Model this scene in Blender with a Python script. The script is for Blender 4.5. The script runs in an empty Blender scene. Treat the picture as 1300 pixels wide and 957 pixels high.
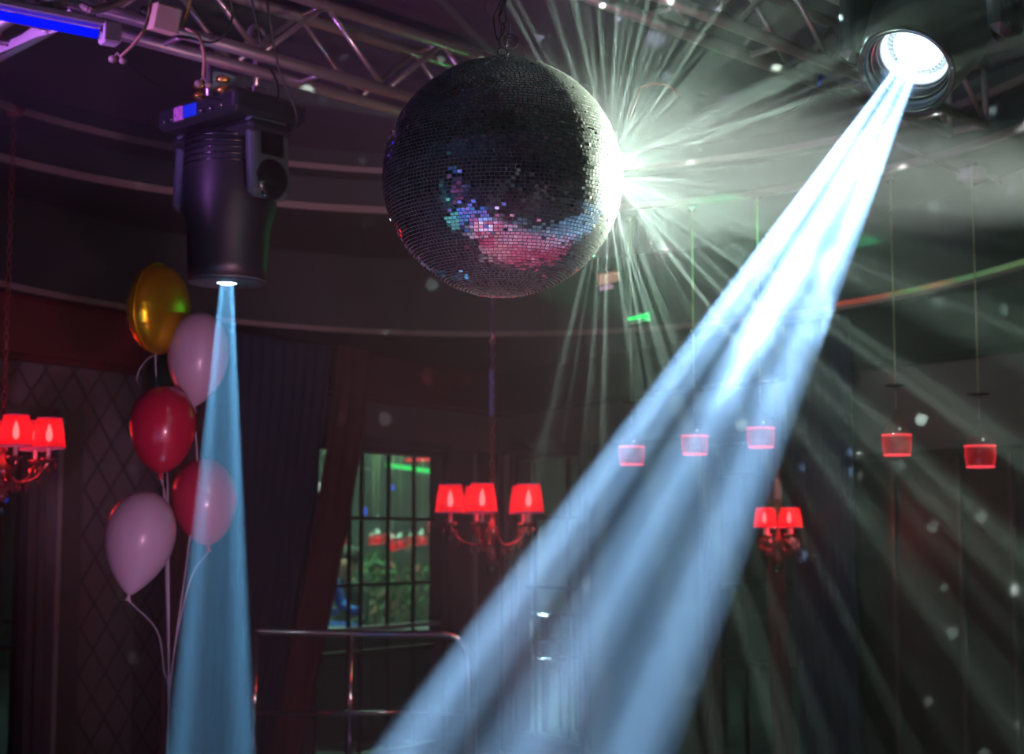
import bpy, math, random
from mathutils import Vector, Matrix, Euler, noise as mnoise
random.seed(7)
PI = math.pi
S = bpy.context.scene
COL = S.collection

# ------------------------------------------------------------------ camera
PITCH = math.atan(206.0/2000.0)
CAM = Vector((0, 0, 1.6))
cd = bpy.data.cameras.new('camera'); cam = bpy.data.objects.new('camera', cd); COL.objects.link(cam)
cam.location = CAM; cam.rotation_euler = (PI/2 + PITCH, 0, 0)
cd.sensor_width = 36; cd.lens = 36*2000/1300; cd.clip_start = .05; cd.clip_end = 100
cd.dof.use_dof = True; cd.dof.focus_distance = 3.3; cd.dof.aperture_fstop = 5.0
S.camera = cam

def P(px, py, Y):
    """point of the room seen at photo pixel (px,py) at distance Y in front of the camera"""
    dx, dy = (px-650)/2000.0, (478.5-py)/2000.0
    v = Vector((dx, math.cos(PITCH)-dy*math.sin(PITCH), math.sin(PITCH)+dy*math.cos(PITCH)))
    return CAM + v*(Y/v.y)

# ------------------------------------------------------------------ view, world, integrator
S.view_settings.view_transform = 'Standard'
S.view_settings.look = 'None'
S.view_settings.gamma = 1
S.view_settings.exposure = 0
S.view_settings.use_curve_mapping = False
w = bpy.data.worlds.new('world'); S.world = w; w.use_nodes = True
w.node_tree.nodes['Background'].inputs[0].default_value = (.02, .02, .03, 1)
w.node_tree.nodes['Background'].inputs[1].default_value = .1
c = S.cycles
c.max_bounces = 8; c.diffuse_bounces = 2; c.glossy_bounces = 3; c.transmission_bounces = 4
c.transparent_max_bounces = 24; c.volume_bounces = 0
c.sample_clamp_indirect = 2.0; c.sample_clamp_direct = 0
c.caustics_reflective = False; c.caustics_refractive = False
c.use_adaptive_sampling = False
try: c.use_denoising = True
except Exception: pass

def lin(r, g, b):
    f = lambda v: (v/255/12.92) if v/255 <= .04045 else ((v/255+.055)/1.055)**2.4
    return (f(r), f(g), f(b))

# ------------------------------------------------------------------ lights
def look(o, target):
    d = Vector(target) - o.location
    o.rotation_euler = d.to_track_quat('-Z', 'Y').to_euler()
def light(name, kind, loc, target=None, energy=10, color=(1,1,1), size=.05, angle=None, blend=.3, shape=None, size_y=None):
    d = bpy.data.lights.new(name, kind); o = bpy.data.objects.new(name, d); COL.objects.link(o)
    o.location = loc; d.energy = energy; d.color = color
    if kind == 'AREA':
        d.size = size
        if size_y: d.shape = 'RECTANGLE'; d.size_y = size_y
        if angle: d.spread = math.radians(angle)
    else: d.shadow_soft_size = size
    if kind == 'SPOT': d.spot_size = math.radians(angle); d.spot_blend = blend
    if target is not None: look(o, target)
    return o

def nd(nt, t, **kw):
    n = nt.nodes.new(t)
    for k, v in kw.items():
        if k.startswith('i') and k[1:].isdigit(): n.inputs[int(k[1:])].default_value = v
        else: setattr(n, k, v)
    return n
def mth(nt, op, a, b=None, c3=None, clamp=False):
    n = nt.nodes.new('ShaderNodeMath'); n.operation = op; n.use_clamp = clamp
    for k, v in enumerate((a, b, c3)):
        if v is None: continue
        if isinstance(v, (int, float)): n.inputs[k].default_value = v
        else: nt.links.new(v, n.inputs[k])
    return n.outputs[0]
def light_nodes(o):
    """returns the node tree, the x,y,z outputs of the emitted direction in the lamp's own frame, and the emission node"""
    d = o.data; d.use_nodes = True; nt = d.node_tree; nt.nodes.clear()
    tc = nt.nodes.new('ShaderNodeTexCoord'); sx = nt.nodes.new('ShaderNodeSeparateXYZ')
    nt.links.new(tc.outputs['Normal'], sx.inputs[0])
    em = nt.nodes.new('ShaderNodeEmission'); out = nt.nodes.new('ShaderNodeOutputLight')
    nt.links.new(em.outputs[0], out.inputs[0])
    return nt, sx.outputs, em, tc

BALL = P(638, 226, 3.4); BR = .2635
HEAD_R = P(1150, 90, 4.0)                     # front lens of the right moving head
DIR_R = Vector((-.437, -.571, -.695)).normalized()
HEAD_L = P(288, 360, 5.4)
DIR_L = Vector((-.015, 0, -1)).normalized()

def ramp(nt, fac, stops, interp='EASE'):
    r = nt.nodes.new('ShaderNodeValToRGB'); r.color_ramp.interpolation = interp
    el = r.color_ramp.elements
    while len(el) > 1: el.remove(el[0])
    el[0].position = stops[0][0]; el[0].color = (stops[0][1],)*3 + (1,)
    for p_, v_ in stops[1:]:
        e = el.new(p_); e.color = (v_,)*3 + (1,)
    nt.links.new(fac, r.inputs[0]); return r.outputs[0]

# main beam: the gobo wheel of the lamp splits the cone in streaks
def aim_gobo(o, d):
    """point a spot along d with the gobo's own x axis level with the yoke"""
    z = -Vector(d).normalized(); x = (-z).cross(Vector((0, 1, 0))).normalized(); y = z.cross(x)
    o.rotation_euler = Matrix((x, y, z)).transposed().to_euler()
main = light('spot_beam_main', 'SPOT', HEAD_R - DIR_R*.36, None, 108000, (.34, .61, 1.0), 0.0, 10.4, .12); aim_gobo(main, DIR_R)
nt, xyz, em, tc = light_nodes(main)
iz = mth(nt, 'ABSOLUTE', xyz[2])
u = mth(nt, 'DIVIDE', xyz[0], iz); v = mth(nt, 'DIVIDE', xyz[1], iz)
cmb = nt.nodes.new('ShaderNodeCombineXYZ'); nt.links.new(u, cmb.inputs[0]); nt.links.new(v, cmb.inputs[1])
ns = nd(nt, 'ShaderNodeTexNoise', noise_dimensions='2D'); nt.links.new(cmb.outputs[0], ns.inputs['Vector'])
ns.inputs['Scale'].default_value = 14; ns.inputs['Detail'].default_value = 1
uu = mth(nt, 'MULTIPLY_ADD', u, -5.5, .5)      # 0..1 over the cone
uu = mth(nt, 'ADD', uu, mth(nt, 'MULTIPLY', mth(nt, 'SUBTRACT', ns.outputs[0], .5), .10))
g = ramp(nt, uu, [(0.0, 0), (.10, .5), (.19, 1.0), (.28, .45), (.36, .13), (.44, .42), (.54, .75), (.62, .42), (.71, .12), (.80, .5), (.89, 1.5), (.94, 1.2), (.99, 0)])
nt.links.new(g, em.inputs['Strength'])

leftb = light('spot_beam_left', 'SPOT', HEAD_L - DIR_L*.30, None, 30000, (.17, .55, 1.0), 0.0, 9.6, .12); aim_gobo(leftb, DIR_L)
nt, xyz, em, tc = light_nodes(leftb)
iz = mth(nt, 'ABSOLUTE', xyz[2])
u = mth(nt, 'DIVIDE', xyz[0], iz); v = mth(nt, 'DIVIDE', xyz[1], iz)
uu = mth(nt, 'MULTIPLY_ADD', u, 6.0, .5)
g = ramp(nt, uu, [(0.02, .2), (.1, .9), (.22, .9), (.32, .35), (.5, .32), (.68, .35), (.8, .9), (.9, 1.3), (.98, .3)])
nt.links.new(g, em.inputs['Strength'])

# follow spot off to the right that lights the mirror ball
BALLSRC = Vector((2.75, 5.35, 2.80))
ballspot = light('spot_on_ball', 'SPOT', BALLSRC, BALL + Vector((.06, 0, .03)), 17000, (.86, 1.0, .88), .05, 8.5, .5)

NBEAM, EBEAM = 190, 2100
# added point lamp in place of light thrown back by the mirror tiles
Lg = (BALLSRC - BALL).normalized()
GLINT = BALL + Vector((.80, .52, .20)).normalized()*.285
glint = light('ball_reflections', 'POINT', GLINT, None, 112, (.70, 1.0, .84), 0.0)
ax = (CAM + Vector((.06, 0, .04)) - GLINT).normalized()
nt, xyz, em, tc = light_nodes(glint)
def dotn(vec):
    d_ = nt.nodes.new('ShaderNodeVectorMath'); d_.operation = 'DOT_PRODUCT'; nt.links.new(tc.outputs['Normal'], d_.inputs[0]); d_.inputs[1].default_value = vec; return d_.outputs['Value']
vo = nd(nt, 'ShaderNodeTexVoronoi'); nt.links.new(tc.outputs['Normal'], vo.inputs['Vector']); vo.inputs['Scale'].default_value = 20
dots = ramp(nt, vo.outputs['Distance'], [(.09, 1), (.17, 0)])
side_d = dotn(Vector((.96, -.05, .04)).normalized())
side = ramp(nt, mth(nt, 'MULTIPLY_ADD', side_d, .5, .5), [(.14, 0), (.34, .55), (.52, 1.0)])
nt.links.new(mth(nt, 'MULTIPLY', side, mth(nt, 'ADD', .16, mth(nt, 'MULTIPLY', dots, mth(nt, 'MULTIPLY', mth(nt, 'POWER', side, 3.0), 46.0)))), em.inputs['Strength'])

# added spot lamps imitating narrow beams off single mirror tiles
rb = random.Random(11)
for k in range(NBEAM):
    while True:
        d_ = Vector((rb.gauss(0, 1), rb.gauss(0, 1)*.62, rb.gauss(0, 1))).normalized()
        if d_.dot(Vector((.96, 0, .1))) > -.42 + .5*rb.random()*(1 if rb.random() < .5 else 0): break
    o_ = GLINT + Vector((rb.uniform(-.01, .02), rb.uniform(-.02, .02), rb.uniform(-.03, .03)))
    light('tile_reflection', 'SPOT', o_, o_ + d_, EBEAM*rb.choice((.4, .6, 1, 1, 1.6, 2.6)), (.70, 1.0, .84), 0.0, rb.uniform(1.3, 2.4), .8)

# green laser wash
GL = P(812, 404, 7.9)
green = light('green_wash', 'SPOT', P(1120, 306, 6.3), P(860, 300, 8.3), 340, (.05, 1.0, .36), 0.01, 18, .4)
light('laser_spill', 'POINT', GL + Vector((.06, -.12, .03)), None, 3, (.05, 1.0, .25), .01)
# stage washes from behind and beside the camera
pinkpool = light('pink_floor_wash', 'SPOT', (-3.4, .2, 1.6), (-.1, 2.5, 0), 21000, (1.0, .05, .22), .08, 22, .5)
bluepool = light('blue_floor_wash', 'SPOT', (-4.0, -.5, 2.75), (-1.9, 1.1, 0), 12000, (.05, .22, 1.0), .08, 28, .4)
whitepool = light('white_floor_wash', 'SPOT', (1.5, -2.0, 2.75), (-.9, 1.9, 0), 7000, (.85, .9, 1.0), .05, 8, .2)
light('white_spot_wash', 'SPOT', (2.6, .2, 2.3), (-.15, 2.95, 0), 3500, (1.0, .85, .95), .05, 9, .2)
light('cyan_floor_wash', 'SPOT', (-4.2, .6, 2.3), (-2.6, 1.9, 0), 2600, (.2, .9, .9), .05, 22, .3)
balloonwash = light('balloon_wash', 'SPOT', (.6, 1.0, .35), P(205, 520, 6.2), 330, (1.0, .50, .80), .12, 22, .6)
trusswash = light('purple_truss_wash', 'SPOT', (-2.6, 3.6, 2.7), (-1.55, 4.75, 3.3), 280, (.62, .22, 1.0), .08, 44, .6)
trusspink = light('pink_truss_wash', 'SPOT', (.1, 2.6, 1.2), (-.4, 5.8, 3.3), 190, (1.0, .50, .62), .08, 34, .6)
light('house_light', 'SPOT', (.6, 6.0, 2.72), (0, 11.5, 1.9), 36, (1.0, .82, .88), .02, 130, 1.0)  # unseen fill added to brighten the far walls
#roomfill = light('far_wall_fill', 'AREA', (0, -2.6, 2.7), (0, 8, 1.6), 36, (.80, .58, .72), 4.0)
mirrored_fill = light('back_room_light', 'AREA', (-1.6, 15.0, 2.8), (-1.6, 15.5, 0), 230, (.42, .9, .6), 2.5)  # green fill added for the stand-in room behind the panes
mirrored_beam = light('back_room_beam', 'SPOT', P(685, 664, 13.2), P(688, 900, 13.2), 1200, (.6, .9, 1.0), 0.0, 14, .3)  # spot added for a beam mirrored in the narrow window

# ------------------------------------------------------------------ materials
def mat(name, col, rough=.5, metal=0.0, var=.25, nscale=8, emis=None, estr=0, bump=0, spec=None, trans=0, coat=0):
    m = bpy.data.materials.new(name); m.use_nodes = True; nt = m.node_tree
    b = nt.nodes['Principled BSDF']
    tc = nt.nodes.new('ShaderNodeTexCoord'); n = nt.nodes.new('ShaderNodeTexNoise')
    n.inputs['Scale'].default_value = nscale; n.inputs['Detail'].default_value = 3
    nt.links.new(tc.outputs['Object'], n.inputs['Vector'])
    mx = nt.nodes.new('ShaderNodeMix'); mx.data_type = 'RGBA'
    nt.links.new(n.outputs[0], mx.inputs[0])
    mx.inputs[6].default_value = tuple(x*(1-var) for x in col) + (1,)
    mx.inputs[7].default_value = tuple(min(1, x*(1+var)) for x in col) + (1,)
    nt.links.new(mx.outputs[2], b.inputs['Base Color'])
    b.inputs['Roughness'].default_value = rough; b.inputs['Metallic'].default_value = metal
    if spec is not None: b.inputs['Specular IOR Level'].default_value = spec
    if coat: b.inputs['Coat Weight'].default_value = coat
    if emis: b.inputs['Emission Color'].default_value = tuple(emis) + (1,); b.inputs['Emission Strength'].default_value = estr; m.cycles.emission_sampling = 'NONE'
    if trans: b.inputs['Transmission Weight'].default_value = trans
    if bump:
        bp = nt.nodes.new('ShaderNodeBump'); bp.inputs['Strength'].default_value = bump; bp.inputs['Distance'].default_value = .01
        nt.links.new(n.outputs[0], bp.inputs['Height']); nt.links.new(bp.outputs[0], b.inputs['Normal'])
    return m
def emit(name, col, s):
    m = bpy.data.materials.new(name); m.use_nodes = True; nt = m.node_tree; nt.nodes.clear()
    e = nt.nodes.new('ShaderNodeEmission'); o = nt.nodes.new('ShaderNodeOutputMaterial')
    e.inputs[0].default_value = tuple(col) + (1,); e.inputs[1].default_value = s
    nt.links.new(e.outputs[0], o.inputs[0]); m.cycles.emission_sampling = 'NONE'
    return m
def glassy(name, tint=(1,1,1), gloss=.12, rough=.03, glow=None, gs=0, body=None, bodyf=0.0):
    """thin glass sheet: mostly clear, partly mirroring"""
    m = bpy.data.materials.new(name); m.use_nodes = True; nt = m.node_tree; nt.nodes.clear()
    t = nt.nodes.new('ShaderNodeBsdfTransparent'); t.inputs[0].default_value = tuple(tint) + (1,)
    gl = nt.nodes.new('ShaderNodeBsdfGlossy'); gl.inputs['Roughness'].default_value = rough
    mx = nt.nodes.new('ShaderNodeMixShader'); mx.inputs[0].default_value = gloss
    nt.links.new(t.outputs[0], mx.inputs[1]); nt.links.new(gl.outputs[0], mx.inputs[2])
    last = mx
    if body:
        df = nt.nodes.new('ShaderNodeBsdfTranslucent'); df.inputs[0].default_value = tuple(body)+(1,)
        m2 = nt.nodes.new('ShaderNodeMixShader'); m2.inputs[0].default_value = bodyf
        nt.links.new(last.outputs[0], m2.inputs[1]); nt.links.new(df.outputs[0], m2.inputs[2]); last = m2
    if glow:
        e = nt.nodes.new('ShaderNodeEmission'); e.inputs[0].default_value = tuple(glow)+(1,); e.inputs[1].default_value = gs
        a = nt.nodes.new('ShaderNodeAddShader'); nt.links.new(last.outputs[0], a.inputs[0]); nt.links.new(e.outputs[0], a.inputs[1]); last = a
        m.cycles.emission_sampling = 'NONE'
    o = nt.nodes.new('ShaderNodeOutputMaterial'); nt.links.new(last.outputs[0], o.inputs[0])
    return m

M = dict(
    ceiling=mat('ceiling_paint', lin(62, 48, 70), .6, var=.15, nscale=2),
    soffit=mat('soffit_paint', lin(44, 40, 50), .6, var=.15, nscale=2),
    ring=mat('pale_edge_trim', lin(138, 116, 120), .5, var=.15, nscale=3),
    wall=mat('grey_wall', lin(118, 100, 108), .7, var=.12, nscale=3),
    wall_r=mat('grey_wall_right', lin(108, 104, 108), .7, var=.12, nscale=3),
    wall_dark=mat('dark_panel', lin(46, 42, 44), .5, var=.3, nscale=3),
    cornice=mat('oxblood_cornice', lin(96, 22, 34), .5, var=.2, nscale=3),
    cornice_d=mat('dark_cornice', lin(44, 48, 50), .5, var=.2, nscale=3),
    frame=mat('window_frame_grey', lin(88, 80, 84), .4, var=.1),
    frame_l=mat('window_bead', lin(160, 150, 156), .35, var=.1),
    muntin=mat('muntin_dark', lin(30, 32, 34), .4, var=.1),
    floor=mat('floor_vinyl', lin(150, 150, 155), .35, var=.3, nscale=2.5),
    steel=mat('truss_aluminium', lin(205, 192, 196), .32, .85, var=.12, nscale=20),
    chrome=mat('chrome', lin(200, 200, 205), .12, 1, var=.05),
    black=mat('fixture_black', lin(26, 30, 34), .42, 0, var=.2, nscale=15),
    blackgloss=mat('fixture_black_gloss', lin(14, 18, 20), .22, 0, var=.2, nscale=15),
    greenplate=mat('yoke_plate', lin(58, 76, 76), .45, 0, var=.15),
    cable=mat('black_cable', lin(14, 13, 16), .4),
    cable_w=mat('pale_cable', lin(196, 150, 120), .5),
    yellowcable=mat('yellow_cable', lin(150, 140, 50), .5),
    hose=mat('grey_hose', lin(170, 150, 140), .4),
    box=mat('cream_box', lin(230, 205, 165), .5, var=.06),
    blueplug=mat('blue_plug', lin(20, 70, 210), .4, emis=lin(10, 40, 160), estr=0.0),
    violet=mat('violet_plate', lin(190, 120, 190), .5),
    brass=mat('brass', lin(190, 150, 70), .25, .9),
    crystal=mat('red_lit_crystal', lin(150, 70, 75), .12, .35),
    curtain=mat('blue_curtain', lin(28, 36, 66), .85, var=.3, nscale=6),
    drape=mat('maroon_drape', lin(84, 20, 34), .8, var=.3, nscale=6),
    drape_dark=mat('dark_maroon_drape', lin(60, 16, 28), .8, var=.3, nscale=6),
    gold=mat('gold_foil', lin(255, 196, 30), .3, .8, var=.1, nscale=26, bump=.25),
    white_b=mat('pearl_latex', lin(225, 190, 212), .28, 0, var=.03, coat=.4),
    red_b=mat('red_latex', lin(205, 26, 60), .25, 0, var=.05, coat=.4),
    rose_b=mat('rose_latex', lin(214, 50, 84), .25, 0, var=.05, coat=.4),
    green_b=mat('green_latex', lin(20, 92, 50), .3, 0, var=.05, coat=.4),
    ribbon=mat('white_ribbon', lin(215, 205, 225), .4),
    foliage=mat('plant_leaf', lin(52, 92, 44), .6, var=.5, nscale=30),
    bloom=mat('plant_bloom', lin(190, 110, 100), .6, var=.4, nscale=30),
    pot=mat('clay_pot', lin(110, 66, 50), .7),
    skin=mat('skin', lin(190, 130, 105), .6),
    hair=mat('dark_hair', lin(30, 22, 20), .6),
    blue_cloth=mat('blue_cloth', lin(30, 110, 210), .7),
    dark_cloth=mat('dark_cloth', lin(40, 44, 50), .8),
    green_cloth=mat('green_cloth', lin(40, 90, 60), .8),
    plastic_w=mat('white_plastic', lin(225, 205, 225), .5, var=.04),
    rack=mat('rack_metal', lin(40, 46, 52), .35, .5),
    shelfwhite=mat('pale_ledge', lin(190, 180, 195), .4),
    glass=glassy('window_glass', (.93, .97, .95), .10, .02),
    glass_dark=glassy('dark_window_glass', (.5, .5, .55), .12, .03),
    clear=glassy('clear_wine_glass', (.86, .92, .92), .14, .05),
    tube=emit('blue_tube_glow', lin(0, 12, 255), 1.3),
    red_led=emit('red_led', lin(255, 30, 55), 1.6),
    green_led=emit('green_led', lin(30, 255, 110), 1.4),
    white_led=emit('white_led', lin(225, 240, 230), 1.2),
    yellow_led=emit('amber_led', lin(250, 235, 130), 1.1),
    blue_led=emit('blue_led', lin(50, 90, 255), 1.2),
    lens=glassy('lamp_lens_glow', (1, 1, 1), 0, .1, glow=(.75, .95, 1.0), gs=4),
    lens_l=glassy('small_lens_glow', (1, 1, 1), 0, .1, glow=(.75, .95, 1.0), gs=5),
    bulb=emit('candle_bulb', (1.0, .32, .2), 16.0),
)
M['shade'] = glassy('red_lampshade', (.95, .10, .16), .0, .5, glow=(1.0, .012, .04), gs=.26, body=(.9, .06, .1), bodyf=.45)
M['redband'] = glassy('red_glass_band', (.90, .62, .64), .06, .1)
_nt = M['redband'].node_tree; _e = _nt.nodes.new('ShaderNodeEmission'); _e.inputs[0].default_value = (1.0, .035, .07, 1); _e.inputs[1].default_value = 26
_nt.links.new(_e.outputs[0], [n for n in _nt.nodes if n.type == 'OUTPUT_MATERIAL'][0].inputs['Volume']); M['redband'].cycles.emission_sampling = 'NONE'
M['redrim'] = emit('red_rim_glow', (1.0, .06, .09), 1.35)

def wallquilt():
    m = M['wall'].copy(); m.name = 'quilted_wall'; nt = m.node_tree
    b = nt.nodes['Principled BSDF']; src = b.inputs['Base Color'].links[0].from_socket
    tc = nt.nodes.new('ShaderNodeTexCoord'); sx = nt.nodes.new('ShaderNodeSeparateXYZ'); nt.links.new(tc.outputs['Object'], sx.inputs[0])
    a = mth(nt, 'MULTIPLY', sx.outputs[0], 5.2); z = mth(nt, 'MULTIPLY', sx.outputs[2], 4.0)
    l1 = mth(nt, 'ABSOLUTE', mth(nt, 'SUBTRACT', mth(nt, 'FRACT', mth(nt, 'ADD', a, z)), .5))
    l2 = mth(nt, 'ABSOLUTE', mth(nt, 'SUBTRACT', mth(nt, 'FRACT', mth(nt, 'SUBTRACT', a, z)), .5))
    k = mth(nt, 'MINIMUM', l1, l2)
    r = ramp(nt, k, [(0.0, .35), (.045, .35), (.07, 1.0)], 'LINEAR')
    mx = nt.nodes.new('ShaderNodeMix'); mx.data_type = 'RGBA'; mx.blend_type = 'MULTIPLY'; mx.inputs[0].default_value = 1
    nt.links.new(src, mx.inputs[6]); nt.links.new(r, mx.inputs[7]); nt.links.new(mx.outputs[2], b.inputs['Base Color'])
    return m
M['quilt'] = wallquilt()

# ------------------------------------------------------------------ mesh helpers
class MB:
    def __init__(s): s.v = []; s.f = []; s.sm = []
    def add(s, vs, fs, smooth=False):
        o = len(s.v); s.v += [tuple(x) for x in vs]; s.f += [tuple(i+o for i in f) for f in fs]; s.sm += [smooth]*len(fs); return s
    def box(s, ce, sz, rot=None, bev=0.0):
        hx, hy, hz = [a/2 for a in sz]; ce = Vector(ce)
        R_ = rot if isinstance(rot, Matrix) else (Euler(rot).to_matrix() if rot else Matrix.Identity(3))
        if bev <= 0:
            pts = [Vector((x, y, z)) for z in (-hz, hz) for y in (-hy, hy) for x in (-hx, hx)]
            return s.add([ce + R_ @ p for p in pts], [(0,2,3,1),(4,5,7,6),(0,1,5,4),(2,6,7,3),(0,4,6,2),(1,3,7,5)])
        b = min(bev, hx*.9, hy*.9, hz*.9); n = 3
        prof = []
        for q in range(4):
            cx = (hx-b)*(1 if q in (0, 3) else -1); cy = (hy-b)*(1 if q in (0, 1) else -1)
            for k in range(n+1):
                a = q*PI/2 + k/n*PI/2; prof.append((cx + b*math.cos(a), cy + b*math.sin(a), q, a))
        L = len(prof); vs = []; rows = [(-hz, 1), (-hz+b, 0), (hz-b, 0), (hz, 1)]
        for z, ins in rows:
            for (x, y, q, a) in prof: vs.append(ce + R_ @ Vector((x - ins*b*math.cos(a), y - ins*b*math.sin(a), z)))
        fs = []
        for r in range(3):
            for k in range(L): fs.append((r*L+k, r*L+(k+1) % L, (r+1)*L+(k+1) % L, (r+1)*L+k))
        fs.append(tuple(reversed(range(L)))); fs.append(tuple(range(3*L, 4*L)))
        return s.add(vs, fs)
    def lathe(s, prof, seg=24, mtx=None, smooth=True, closed=False):
        """prof: list of (r,z) around z"""
        mtx = mtx or Matrix.Identity(4); vs = []; fs = []; idx = []
        for (r, z) in prof:
            if abs(r) < 1e-7: idx.append([len(vs)]); vs.append(mtx @ Vector((0, 0, z)))
            else:
                idx.append(list(range(len(vs), len(vs)+seg)))
                for k in range(seg):
                    a = 2*PI*k/seg; vs.append(mtx @ Vector((r*math.cos(a), r*math.sin(a), z)))
        pairs = list(zip(idx[:-1], idx[1:])) + ([(idx[-1], idx[0])] if closed else [])
        for A, B in pairs:
            for k in range(seg):
                k2 = (k+1) % seg
                if len(A) == 1 and len(B) == 1: continue
                if len(A) == 1: fs.append((A[0], B[k2], B[k]))
                elif len(B) == 1: fs.append((A[k], A[k2], B[0]))
                else: fs.append((A[k], A[k2], B[k2], B[k]))
        return s.add(vs, fs, smooth)
    def tube(s, pts, r, seg=8, cap=True, smooth=True, closed=False, rad=None):
        pts = [Vector(p) for p in pts]; n = len(pts); vs = []; fs = []; up = None
        for i, p in enumerate(pts):
            if closed: t = pts[(i+1) % n] - pts[i-1]
            else: t = pts[min(i+1, n-1)] - pts[max(i-1, 0)]
            t.normalize()
            if up is None:
                up = Vector((0, 0, 1)) if abs(t.z) < .9 else Vector((1, 0, 0))
            a = (up - t*up.dot(t))
            if a.length < 1e-6: a = t.orthogonal()
            a.normalize(); b = t.cross(a); up = a
            rr = rad[i] if rad else r
            for k in range(seg):
                th = 2*PI*k/seg; vs.append(p + a*(rr*math.cos(th)) + b*(rr*math.sin(th)))
        m = n if closed else n-1
        for i in range(m):
            j = (i+1) % n
            for k in range(seg): fs.append((i*seg+k, i*seg+(k+1) % seg, j*seg+(k+1) % seg, j*seg+k))
        if cap and not closed:
            fs.append(tuple(reversed(range(seg)))); fs.append(tuple(range((n-1)*seg, n*seg)))
        return s.add(vs, fs, smooth)
    def torus(s, R_, r, mtx=None, seg=24, sides=8, sx=1, sy=1):
        mtx = mtx or Matrix.Identity(4)
        return s.tube([mtx @ Vector((R_*sx*math.cos(2*PI*k/seg), R_*sy*math.sin(2*PI*k/seg), 0)) for k in range(seg)], r, sides, closed=True)
    def sphere(s, ce, r, seg=16, rings=10, sc=(1,1,1)):
        m = Matrix.Translation(Vector(ce)) @ Matrix.Diagonal((sc[0], sc[1], sc[2], 1))
        return s.lathe([(r*math.sin(PI*k/rings), -r*math.cos(PI*k/rings)) for k in range(rings+1)], seg, m)
    def build(s, name, m, parent=None, kind=None, loc=None):
        me = bpy.data.meshes.new(name); me.from_pydata(s.v, [], s.f); me.polygons.foreach_set('use_smooth', s.sm); me.update()
        me.materials.append(m)
        o = bpy.data.objects.new(name, me); COL.objects.link(o)
        if parent: o.parent = parent
        if loc is not None: o.location = loc
        if kind: o['kind'] = kind
        return o

def bez(p0, p1, p2, p3, n=14):
    p0, p1, p2, p3 = map(Vector, (p0, p1, p2, p3)); out = []
    for i in range(n+1):
        t = i/n; out.append(p0*(1-t)**3 + p1*3*t*(1-t)**2 + p2*3*t*t*(1-t) + p3*t**3)
    return out
def rnd_path(pts, n=6):
    """Catmull-Rom through points"""
    pts = [Vector(p) for p in pts]; P_ = [pts[0]*2-pts[1]] + pts + [pts[-1]*2-pts[-2]]; out = []
    for i in range(1, len(P_)-2):
        a, b, c_, d = P_[i-1:i+3]
        for k in range(n):
            t = k/n; out.append(.5*((2*b) + (c_-a)*t + (2*a-5*b+4*c_-d)*t*t + (3*b-a-3*c_+d)*t**3))
    out.append(pts[-1]); return out
def empty(name, loc, label=None, cat=None, group=None, rz=0, rot=None, scale=1, kind=None):
    o = bpy.data.objects.new(name, None); COL.objects.link(o); o.location = loc
    o.rotation_euler = rot if rot else (0, 0, rz); o.scale = (scale,)*3; o.empty_display_size = .05
    return tag(o, label, cat, group, kind)
def tag(o, label=None, cat=None, group=None, kind=None):
    if label: o['label'] = label
    if cat: o['category'] = cat
    if group: o['group'] = group
    if kind: o['kind'] = kind
    return o
def kids(o): return [x for x in COL.objects if x.parent == o]
def copy_tree(o, parent=None):
    q = o.copy(); COL.objects.link(q)
    if parent: q.parent = parent
    for ch in kids(o): copy_tree(ch, q)
    return q
def toaxis(d, loc=(0,0,0)):
    """matrix whose local +z points along d"""
    return Matrix.Translation(Vector(loc)) @ Vector(d).to_track_quat('Z', 'Y').to_matrix().to_4x4()

# ------------------------------------------------------------------ room
K = Vector((-.1, 12.2)); VL = Vector((-2.55, -4.1)); VR = Vector((2.65, -4.4))
def tL(px): q = (px-650)/2000; return (q*K.y - K.x)/(VL.x - q*VL.y)
def tR(px): q = (px-650)/2000; return (q*K.y - K.x)/(VR.x - q*VR.y)
uL = VL.normalized(); uR = VR.normalized()
class Wall:
    """a frame on a wall: s metres from the far corner, z up, n metres into the room"""
    def __init__(s, V, nrm): s.u = V.normalized(); s.L = V.length; s.n = Vector(nrm).normalized(); s.V = V
    def pt(s, a, z, n=0): q = K + s.u*a + s.n*n; return Vector((q.x, q.y, z))
    def s(s, px): return (tL(px) if s.V is VL else tR(px))*s.L
    def z(s, px, py):
        a = s.s(px); Y = (K + s.u*a).y; return P(px, py, Y).z
    def rot(s):
        return Matrix(((s.u.x, s.n.x, 0), (s.u.y, s.n.y, 0), (0, 0, 1)))
    def box(s, mb, a0, a1, z0, z1, n0, n1, bev=0):
        return mb.box(s.pt((a0+a1)/2, (z0+z1)/2, (n0+n1)/2), (abs(a1-a0), abs(n1-n0), abs(z1-z0)), s.rot(), bev)
WL = Wall(VL, (-VL.y, VL.x)); WR = Wall(VR, (VR.y, -VR.x))
if WL.n.y > 0: WL.n = -WL.n
if WR.n.y > 0: WR.n = -WR.n
ZW = 2.86        # soffit height

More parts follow.
